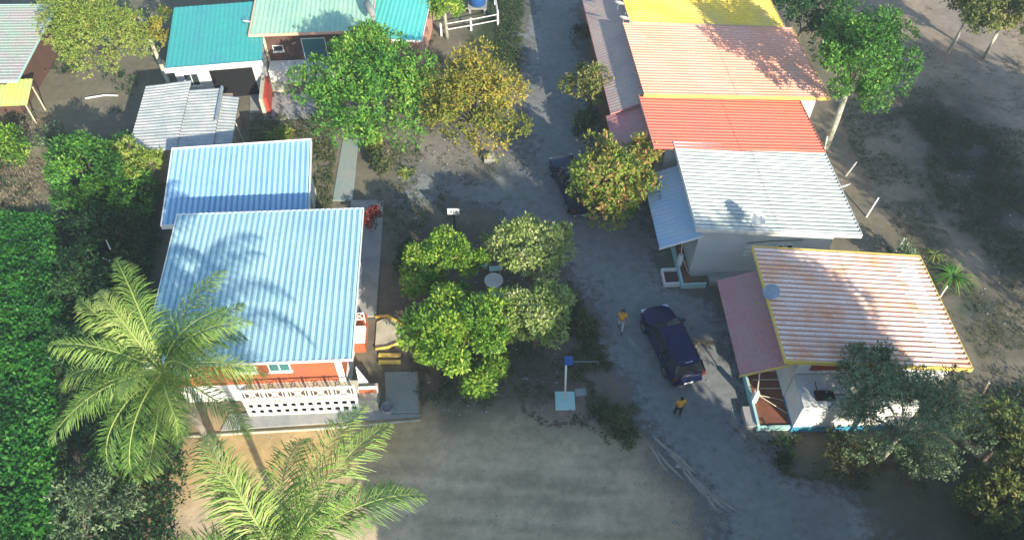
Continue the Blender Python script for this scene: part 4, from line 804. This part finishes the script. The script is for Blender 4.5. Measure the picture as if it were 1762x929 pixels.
# sign
p = at(783, 395); t = thing('signboard', 'small white signboard on a black post at the lane junction', 'sign', p)
MB().tube([(0, 0, 0), (0, 0, 1.55)], .05, 8).build('post', M['black'], t)
bd = MB().box(-.36, .36, -.05, -.02, 1.35, 1.83).build('board', M['white'], t)
b = MB()
for k in range(3): b.box(-.2 + .15 * k, -.09 + .15 * k, -.056, -.0505, 1.47, 1.70)
b.build('faded_print', M['grey_metal'], bd)
# leaning concrete pole
a, e = at(291, 143, 0), at(240, 29, 3.1)
o = thing('concrete_pole', 'pale leaning concrete pole between the yellow-green crown and the shack', 'pole', a)
MB().tube([(0, 0, 0), tuple(e - a)], [.17, .12], 8).build('shaft', M['pale_concrete'], o)
MB().tube([tuple((e - a) * .96 + Vector((-.1, 0, 0))), tuple((e - a) * .96 + Vector((.25, 0, 0)))], .04, 5).build('cross_pin', M['grey_metal'], o)
# white rail fence near the road
def railfence(label, pts):
    P = [at(*q) for q in pts]; t = thing('rail_fence', label, 'fence', P[0])
    for a_, e_ in zip(P, P[1:]):
        a, e = a_ - P[0], e_ - P[0]
        for z in (.45, .95): MB().bar(a + Vector((0, 0, z)), e + Vector((0, 0, z)), .055).build('rail', M['white'], t)
    for q in P: MB().box(q.x - P[0].x - .07, q.x - P[0].x + .07, q.y - P[0].y - .07, q.y - P[0].y + .07, 0, 1.08).build('post', M['white'], t)
railfence('white two rail fence right of the aqua roof, near the road', [(760, 62), (811, 53), (857, 44)])
railfence('short white rail fence running up beside the dark grass verge', [(857, 40), (852, 8), (850, -20)])
# blue tank on stand
p = at(822, 16); t = thing('water_tank', 'blue water tank behind the white rail fence', 'water tank', p)
MB().lathe([(.001, .5), (.62, .5), (.66, .56), (.66, 1.25), (.58, 1.4), (.2, 1.5), (.001, 1.5)], 22).build('tank', M['blue_plastic'], t, True); MB().lathe([(.001, 1.5), (.2, 1.5), (.2, 1.56), (.001, 1.56)], 14).build('lid', M['white'], t)
b = MB(); b.box(-.75, .75, -.75, .75, .4, .498); b.build('platform', M['concrete'], t)
for s in (-1, 1):
    for q in (-1, 1): MB().box(s * .6 - .08, s * .6 + .08, q * .6 - .08, q * .6 + .08, 0, .399).build('leg', M['concrete'], t)
# leaning fence posts at right
for (x0, y0, x1, y1, lb) in [(1455, 303, 1474, 279, 'thin pale leaning post beside the upper right corner of the white roof'), (1490, 374, 1512, 340, 'thin pale leaning post beside the right edge of the white roof'), (1541, 434, 1556, 410, 'thin pale leaning post above the back edge of the orange roof'),
        (1618, 510, 1630, 492, 'thin pale leaning post at the foot of the large spiky plant'), (1692, 678, 1702, 655, 'thin dark leaning post below the yellow corner of the orange roof'), (1418, 262, 1424, 235, 'short pale post beside the slanting tree trunk')]:
    a = at(x0, y0); e = at(x1, y1, 1.25); t = thing('fence_post', lb, 'post', a, 0, 'leaning fence posts'); MB().tube([(0, 0, -.1), tuple(e - a)], [.05, .04], 6).build('stake', M['white'] if 'dark' not in lb else M['wood'], t); MB().tube([tuple((e - a) * .8), tuple((e - a) * .8 + Vector((.1, .0, .02)))], .02, 4).build('wire_tie', M['grey_metal'], t)
# clutter by the shack
for k, (x0, y0, lb) in enumerate([(365, 128, 'dark storage crate in the walled yard above the shack roof'), (408, 132, 'pale box on the yard floor under the white wall')]):
    p = at(x0, y0); t = thing('crate', lb, 'crate', p, R(12 * k)); MB().box(-.45, .45, -.3, .3, 0, .5).build('box', M['cream' if k else 'blue_paint'], t, bevel=.02); MB().box(-.47, .47, -.32, .32, .503, .56).build('lid', M['white' if k else 'grey_metal'], t, bevel=.01)
o = MB().tube([(0, 0, .12), (1.2, .35, .12), (2.2, .3, .14)], .06, 6).build('white_plank', M['white'], None); o.location = at(148, 172); tag(o, 'short white plank lying among the weeds left of the shack', 'plank')
for q, (x0, y0, lb) in enumerate([(178, 405, 'upper pale stick in the dark bushes left of the blue roofs'), (172, 436, 'lower pale stick in the dark bushes left of the big blue roof')]):
    a = at(x0, y0, 1.9 if q == 0 else 1.5); o = MB().tube([(0, 0, 0), (.5, -.25 - .5 * (1 - q), .05)], .04, 5).build('stick', M['white'], None); o.location = a + Vector((0, 0, -.4)); tag(o, lb, 'stick')
# stones
for i, (x0, y0, r_, lb) in enumerate([(1168, 802, .2, 'pale grey stone on the sandy verge by the lane'), (1157, 863, .11, 'small dark stone on the sand, upper of two'), (1161, 898, .16, 'dark stone on the sand, lower of two'), (1205, 835, .12, 'small stone beside the tyre ruts'), (903, 652, .16, 'stone by the lamp post clearing')]):
    b = MB(); b.lathe([(.001, -.3), (.8, -.15), (1, .15), (.75, .5), (.3, .68), (.001, .7)], 9)
    b.v = [(x * r_ * (1 + .25 * math.sin(3 * x + i)), y * r_ * (.8 + .2 * math.cos(4 * y)), z * r_ * (1 + .2 * math.sin(5 * x * y))) for x, y, z in b.v]
    o = b.build('stone', M['stone'], None, True); o.location = at(x0, y0); tag(o, lb, 'stone', 'loose stones')
# tyre ruts of sand, long thin ridges by the lane
b = MB()
for k in range(16):
    a = at(1098 + 7 * k + rng.uniform(-5, 5), 735 + 6 * k + rng.uniform(-12, 6)); e = a + Vector((1.5 + rng.uniform(0, .8), -2.0 - rng.uniform(0, 1.2), 0)); n = 14; P = [a.lerp(e, q / n) + Vector((.05 * math.sin(q * .5 + k), 0, -.075)) for q in range(n + 1)]; b.tube([tuple(p) for p in P], [.02 + .09 * math.sin(math.pi * q / n) for q in range(n + 1)], 7)
o = b.build('sand_ridges', mat('pale_sand', (.34, .30, .23), .95, (.26, .24, .19), 2, bump=.4, fine=.2), None, True); tag(o, 'low ridges of pale sand pushed up beside the lane', 'sand', kind='stuff')
# ring of soil clods round the lamp post base
b = MB()
for k in range(60):
    a = R(150 + 190 * k / 60); q = p0_ = at(972, 690) + Vector((-.2 + 2.0 * math.cos(a) + rng.normal(0, .08), .2 + 1.55 * math.sin(a) + rng.normal(0, .08), 0)); r_ = rng.uniform(.05, .12)
    b.lathe([(.001, -.3 * r_), (r_, 0), (r_ * .6, r_ * .7), (.001, r_ * .8)], 6, tuple(q))
o = b.build('soil_clods', M['bark'], None, True); tag(o, 'curved line of small soil clods round the lamp post base', 'soil', kind='stuff')
# ------------------------------------------------------------------ vehicles
def car(name, label, cat, front, rear, wd, kind='suv'):
    f, r_ = front, rear; d = (f - r_); L_ = d.length; c = (f + r_) / 2; rz = math.atan2(d.y, d.x)
    t = thing(name, label, cat, (c.x, c.y, 0), rz); hl = L_ / 2; hw = wd / 2
    # body: rings along x (rear -> front): (x, halfwidth, z low, z shoulder, z top centre)
    if kind == 'suv': S = [(-hl, .80, .45, .80, .90), (-hl + .06, .90, .32, .95, 1.05), (-hl + .5, .97, .26, 1.0, 1.12), (-.8, 1, .25, 1.0, 1.12), (.6, 1, .25, .98, 1.10), (1.0, .99, .25, .97, 1.08), (hl - .7, .96, .26, .90, 1.02), (hl - .2, .88, .3, .80, .90), (hl, .72, .4, .66, .72)]
    else: S = [(-hl, .9, .5, .95, .97), (-hl + .06, .95, .4, 1.0, 1.02), (-hl + .6, .97, .35, 1.02, 1.04), (-.5, 1, .33, 1.02, 1.05), (.6, 1, .33, 1.0, 1.08), (1.1, .99, .33, .98, 1.08), (hl - .6, .95, .34, .92, 1.02), (hl - .15, .86, .38, .82, .9), (hl, .72, .45, .66, .7)]
    b = MB(); prof = lambda w_, lo, sh, tp: [(w_ * .9, lo), (w_ * .99, lo + .14), (w_, (lo + sh) / 2), (w_ * .985, sh - .06), (w_ * .9, sh), (w_ * .55, tp - .02), (0, tp)]
    for (x, w_, lo, sh, tp) in S:
        h_ = prof(w_ * hw, lo, sh, tp); ring = h_ + [(-y, z) for y, z in h_[-2::-1]]
        b.v += [(x, y, z) for y, z in ring]
    n = 13
    for i in range(len(S) - 1):
        for k in range(n): a = i * n; k2 = (k + 1) % n; b.f.append((a + k, a + n + k, a + n + k2, a + k2))
    b.f.append(tuple(range(n))); b.f.append(tuple((len(S) - 1) * n + k for k in range(n))[::-1])
    body = b.build('body', M['navy'], t, True); m = body.modifiers.new('sub', 'SUBSURF'); m.levels = 1; m.render_levels = 2
    zb = 1.02; zt = 1.72 if kind == 'suv' else 1.70
    if kind == 'suv': gx = [(-hl + .1, -hl + .42), (1.15, .35)]
    else: gx = [(-.55, -.35), (1.25, .55)]
    (xb, xbt), (xf, xft) = gx; wb, wt = hw * .94, hw * .74
    b = MB(); b.hexa([(xb, -wb, zb), (xf, -wb, zb), (xf, wb, zb), (xb, wb, zb), (xbt, -wt, zt - .1), (xft, -wt, zt - .1), (xft, wt, zt - .1), (xbt, wt, zt - .1)]); cab = b.build('cabin_glass', M['glass'], t, bevel=.05)
    b = MB(); b.hexa([(xbt - .05, -wt - .02, zt - .12), (xft + .04, -wt - .02, zt - .12), (xft + .04, wt + .02, zt - .12), (xbt - .05, wt + .02, zt - .12), (xbt + .12, -wt + .14, zt), (xft - .14, -wt + .14, zt - .01), (xft - .14, wt - .14, zt - .01), (xbt + .12, wt - .14, zt)]); b.build('roof', M['navy'], t, bevel=.05)
    for s in (-1, 1):
        for (x0, x1) in ([(xb, xbt), (xf, xft)] + ([((xb + xf) / 2 - .2, (xbt + xft) / 2 - .2), (xb + .95, xbt + .7)] if kind == 'suv' else [((xb + xf) / 2, (xbt + xft) / 2)])):
            MB().bar((x0, s * (wb + .004), zb), (x1, s * (wt + .015), zt - .1), .07).build('pillar', M['navy'], t)
        mr = MB().box(xf - .35, xf - .18, s * (hw + .12) - .1, s * (hw + .12) + .1, 1.0, 1.15).build('mirror', M['navy'], t, bevel=.04)
        MB().box(hl - .32, hl - .1, s * hw * .66 - .16, s * hw * .66 + .16, .66, .80).build('headlight', M['clear_lens'], t, bevel=.03)
        MB().box(-hl - .01, -hl + .16, s * hw * .84 - .1, s * hw * .84 + .1, .78, 1.06).build('taillight', M['red_lens'], t, bevel=.03)
        for x in (-hl + .95, hl - .95):
            y = s * (hw - .11); w_ = MB().tube([(x, y - .11, .36), (x, y + .11, .36)], .37, 20).build('wheel', M['rubber'], t)
            MB().tube([(x, y + s * .105, .36), (x, y + s * .118, .36)], .23, 12).build('rim', M['alloy'], w_)
        if kind == 'suv': MB().tube([(xbt + .2, s * (wt - .08), zt + .05), (xft - .25, s * (wt - .08), zt + .05)], .02, 6).build('roof_rail', M['black'], t)
        for x in (.05, -.95) if kind == 'suv' else (.1,): MB().box(x, x + .18, s * (hw + .004) - .012, s * (hw + .004) + .012, .86, .90).build('door_handle', M['chrome'], t)
    MB().box(-hl - .06, -hl + .1, -hw * .84, hw * .84, .36, .56).build('rear_bumper', M['navy' if kind == 'suv' else 'chrome'], t, bevel=.04)
    MB().box(-hl - .012, -hl + .02, -hw * .55, hw * .55, .90, .96).build('rear_trim', M['chrome'], t)
    MB().box(-hl - .078, -hl - .062, -.24, .24, .40, .53).build('number_plate', M['plate'], t)
    MB().box(hl - .05, hl + .03, -.5, .5, .45, .58).build('grille', M['black'], t, bevel=.02)
    if kind == 'suv':
        b = MB(); b.tube([(-hl + .22, -.35, 1.30), (-hl + .2, .05, 1.36)], .012, 4).build('rear_wiper', M['black'], t)
        MB().box(-hl + .22, -hl + .42, -.5, .5, zt - .02, zt + .02).build('rear_spoiler', M['navy'], t, bevel=.01)
        MB().box(-hl + .36, -hl + .39, -.2, .2, zt + .021, zt + .035).build('brake_light', M['plate'], t)
    else:
        b = MB(); x0, x1 = -hl + .12, xb - .08; b.box(x0, x1, -hw + .1, hw - .1, .7, 1.03); b.build('cargo_bed', M['black'], t)
        for s in (-1, 1): MB().box(x0, x1, s * (hw - .06) - .05, s * (hw - .06) + .05, 1.0, 1.14).build('bed_side', M['navy'], t, bevel=.02)
        MB().box(-hl + .02, -hl + .1, -hw + .1, hw - .1, .8, 1.12).build('tailgate', M['navy'], t, bevel=.02)
        MB().tube([(xb - .1, -hw + .15, 1.1), (xb - .12, -hw + .3, 1.62), (xb - .12, hw - .3, 1.62), (xb - .1, hw - .15, 1.1)], .035, 6).build('roll_bar', M['chrome'], t)
    return t
r0 = at(1184, 656, .5); f0 = at(1124, 527, .7); r0.z = f0.z = 0
car('parked_suv', 'dark navy parked car with a long roof beside the walking people', 'car', f0, r0, 1.86)
r0 = at(1008, 368, .5); f0 = at(964, 268, .7); r0.z = f0.z = 0
car('parked_pickup', 'dark navy pickup truck parked beneath the rust tinged tree', 'pickup truck', f0, r0, 1.84, 'pickup')
# ------------------------------------------------------------------ people and dog
def skinned(J, E_, rad, root=0, sub=2):
    me = bpy.data.meshes.new('sk'); me.from_pydata(J, E_, []); o = bpy.data.objects.new('sk', me); sc.collection.objects.link(o)
    m = o.modifiers.new('s', 'SKIN'); m.use_smooth_shade = True; lay = me.skin_vertices[0] if me.skin_vertices else None
    if lay is None:
        a = me.attributes; 
    for i, r_ in enumerate(rad): lay.data[i].radius = (r_ if isinstance(r_, tuple) else (r_, r_))
    lay.data[root].use_root = True; s2 = o.modifiers.new('u', 'SUBSURF'); s2.levels = sub; s2.render_levels = sub
    dg = bpy.context.evaluated_depsgraph_get(); dg.update(); ev = o.evaluated_get(dg); mm = bpy.data.meshes.new_from_object(ev)
    V = [tuple(v.co) for v in mm.vertices]; Fc = [tuple(p.vertices) for p in mm.polygons]
    bpy.data.objects.remove(o); return V, Fc
def merge(Ls):
    V = []; Fc = []
    for v, f in Ls: n = len(V); V += v; Fc += [tuple(i + n for i in q) for q in f]
    return V, Fc
def blob(c, r_, seg=12):
    b = MB(); pr = [(max(.001, math.sin(math.pi * k / 8)), -math.cos(math.pi * k / 8)) for k in range(9)]; b.lathe(pr, seg)
    return [(c[0] + x * r_[0], c[1] + y * r_[1], c[2] + z * r_[2]) for x, y, z in b.v], b.f
def person(label, px, py, rz, stride, armsw, trouser, shorts=False):
    p = at(px, py); t = thing('person', label, 'person', p, rz, 'people in yellow shirts'); s = stride
    J = [(0, 0, .90), (0, .01, 1.08), (0, .02, 1.28), (0, .01, 1.42), (0, .03, 1.50)]
    E_ = [(0, 1), (1, 2), (2, 3), (3, 4)]; rad = [(.13, .10), (.12, .09), (.14, .10), (.07, .06), (.05, .05)]
    def leg(x, dy):
        n = len(J); J.extend([(x, .01, .84), (x * 1.05, dy * .55 + .04, .47), (x * 1.05, dy, .09), (x * 1.15, dy + .13, .04)]); E_.extend([(0, n), (n, n + 1), (n + 1, n + 2), (n + 2, n + 3)]); rad.extend([.085, .058, .04, .035])
    leg(-.095, s); leg(.095, -s)
    hands = []
    def arm(sx, dy):
        n = len(J); el = (sx * .25, -.02 + dy * .4, 1.12); wr = (sx * .26, dy, .90); ha = (sx * .26, dy + .02, .84)
        J.extend([(sx * .17, .01, 1.39), el, wr, ha]); E_.extend([(2, n), (n, n + 1), (n + 1, n + 2), (n + 2, n + 3)]); rad.extend([.055, .040, .026, (.034, .018)]); hands.append((sx, ha))
    arm(-1, armsw[0]); arm(1, armsw[1])
    body = skinned(J, E_, rad); parts = [body, blob((0, .03, 1.60), (.078, .098, .115), 14)]
    parts.append(blob((0, .13, 1.585), (.016, .022, .02), 6))
    for q in (-1, 1): parts.append(blob((q * .08, .03, 1.59), (.014, .022, .03), 6))
    for sx, ha in hands:
        for k, (dy, ln) in enumerate([(-.027, .06), (-.009, .075), (.009, .082), (.027, .072)]):
            parts.append(skinned([(ha[0], ha[1] + dy, ha[2] - .015), (ha[0] - sx * .004, ha[1] + dy, ha[2] - .015 - ln * .55), (ha[0] - sx * .018, ha[1] + dy, ha[2] - .015 - ln)], [(0, 1), (1, 2)], [.009, .008, .007], sub=1))
        parts.append(skinned([(ha[0], ha[1] + .02, ha[2] + .02), (ha[0] - sx * .01, ha[1] + .05, ha[2] - .01), (ha[0] - sx * .02, ha[1] + .055, ha[2] - .035)], [(0, 1), (1, 2)], [.010, .009, .008], sub=1))
    V, Fc = merge(parts); mesh_obj('body', V, Fc, M['skin'], t, True)
    V, Fc = merge([blob((0, .0, 1.635), (.088, .105, .105), 14)]); mesh_obj('hair', V, Fc, M['hair'], t, True)
    b = MB()
    for q in (-1, 1): b.lathe([(.001, -.010), (.010, 0), (.001, .010)], 8, (q * .03, .122, 1.605))
    J2 = [(0, .0, .93), (0, .01, 1.08), (0, .02, 1.27), (0, .01, 1.41)]; E2 = [(0, 1), (1, 2), (2, 3)]; r2 = [(.165, .125), (.155, .115), (.175, .125), (.085, .075)]
    for sx, dy in ((-1, armsw[0]), (1, armsw[1])): n = len(J2); J2 += [(sx * .18, .01, 1.38), (sx * .235, -.015 + dy * .28, 1.20)]; E2 += [(2, n), (n, n + 1)]; r2 += [.078, .066]
    V, Fc = skinned(J2, E2, r2); mesh_obj('shirt', V, Fc, M['shirt'], t, True)
    J3 = [(0, .0, .92)]; E3 = []; r3 = [(.15, .115)]
    for x, dy in ((-.095, s), (.095, -s)):
        n = len(J3); J3 += [(x, .01, .82), (x * 1.05, dy * .55 + .04, .47)]; E3 += [(0, n), (n, n + 1)]; r3 += [.10, .076]
        if not shorts: J3.append((x * 1.05, dy + .0, .13)); E3.append((n + 1, n + 2)); r3.append(.062)
    V, Fc = skinned(J3, E3, r3); mesh_obj('shorts' if shorts else 'trousers', V, Fc, M[trouser], t, True)
    for x, dy in ((-.095, s), (.095, -s)): V, Fc = blob((x * 1.12, dy + .06, .045), (.05, .13, .045), 10); mesh_obj('shoe', V, Fc, M['black'], t, True)
person('person in yellow shirt and pale trousers striding on the lane above the car', 1067, 566, R(170), .24, (.16, -.14), 'pale_cloth')
person('person in yellow shirt and black trousers walking behind the car', 1165, 714, R(10), .10, (.05, -.02), 'dark_cloth')
# dog beside the car
p = at(1208, 596); t = thing('dog', 'tan dog standing on the shaded ground right of the parked car', 'dog', p, R(-15))
J = [(-.28, 0, .46), (0, 0, .46), (.24, 0, .47), (.40, 0, .58), (.52, 0, .66), (.64, 0, .63), (-.46, 0, .50), (-.58, 0, .62)]
E_ = [(0, 1), (1, 2), (2, 3), (3, 4), (4, 5), (0, 6), (6, 7)]; rad = [.105, .10, .135, .075, .075, .035, .03, .015]
for s in (-1, 1):
    n = len(J); J += [(.24, s * .09, .36), (.23, s * .09, .19), (.25, s * .09, .03)]; E_ += [(2, n), (n, n + 1), (n + 1, n + 2)]; rad += [.055, .03, .026]
    n = len(J); J += [(-.26, s * .09, .34), (-.20, s * .09, .26), (-.33, s * .09, .16), (-.30, s * .09, .03)]; E_ += [(0, n), (n, n + 1), (n + 1, n + 2), (n + 2, n + 3)]; rad += [.065, .045, .025, .026]
V, Fc = merge([skinned(J, E_, rad), blob((.50, .06, .74), (.02, .03, .05), 6), blob((.50, -.06, .74), (.02, .03, .05), 6)]); mesh_obj('body', V, Fc, M['tan_fur'], t, True)

# gravel and litter on lane and lot
def gravel(name, label, polys, m):
    V = []; Fc = []; n0 = 0
    for poly, n, r0_ in polys:
        X, Y = scatter(poly, n); r_ = r0_ * rng.uniform(.4, 1.4, len(X)) ** 2
        for x, y, q in zip(X, Y, r_):
            a = rng.uniform(0, 6.28); k = len(V); 
            for j in range(4): V.append((x + q * math.cos(a + j * 1.57) * rng.uniform(.7, 1.2), y + q * math.sin(a + j * 1.57) * rng.uniform(.7, 1.2), -.01))
            V.append((x + q * .2, y - q * .1, q * rng.uniform(.6, 1.1) + .008)); Fc += [(k + j, k + (j + 1) % 4, k + 4) for j in range(4)]
    tag(mesh_obj(name, V, Fc, m), label, 'gravel', kind='stuff')
gravel('gravel', 'small stones and clods scattered over the lane and the sandy lot', [([(903, -20), (1003, -20), (1030, 250), (1165, 480), (1290, 700), (1500, 860), (1560, 960), (1290, 960), (1110, 740), (960, 430), (890, 260)], 900, .035), ([(300, 760), (720, 715), (1060, 740), (1290, 960), (240, 960)], 1000, .03), ([(1060, 720), (1130, 720), (1280, 929), (1180, 929)], 500, .03), ([(700, 240), (900, 230), (1000, 480), (1010, 700), (720, 720), (660, 400)], 1500, .045), ([(1430, 160), (1762, 240), (1762, 620), (1480, 300)], 500, .05)], M['stone'])

HZ = MB().box(-90, 90, -25, 110, -1, 38).build('haze', None)
hm = bpy.data.materials.new('haze'); hm.use_nodes = True; N = hm.node_tree.nodes; N.remove(N['Principled BSDF']); v = N.new('ShaderNodeVolumePrincipled'); v.inputs['Density'].default_value = .0008; v.inputs['Color'].default_value = (.75, .88, .92, 1); v.inputs['Anisotropy'].default_value = .2
hm.node_tree.links.new(v.outputs[0], N['Material Output'].inputs['Volume']); HZ.data.materials.clear(); HZ.data.materials.append(hm); tag(HZ, 'thin pale morning haze in the air over the village', 'haze', kind='stuff')
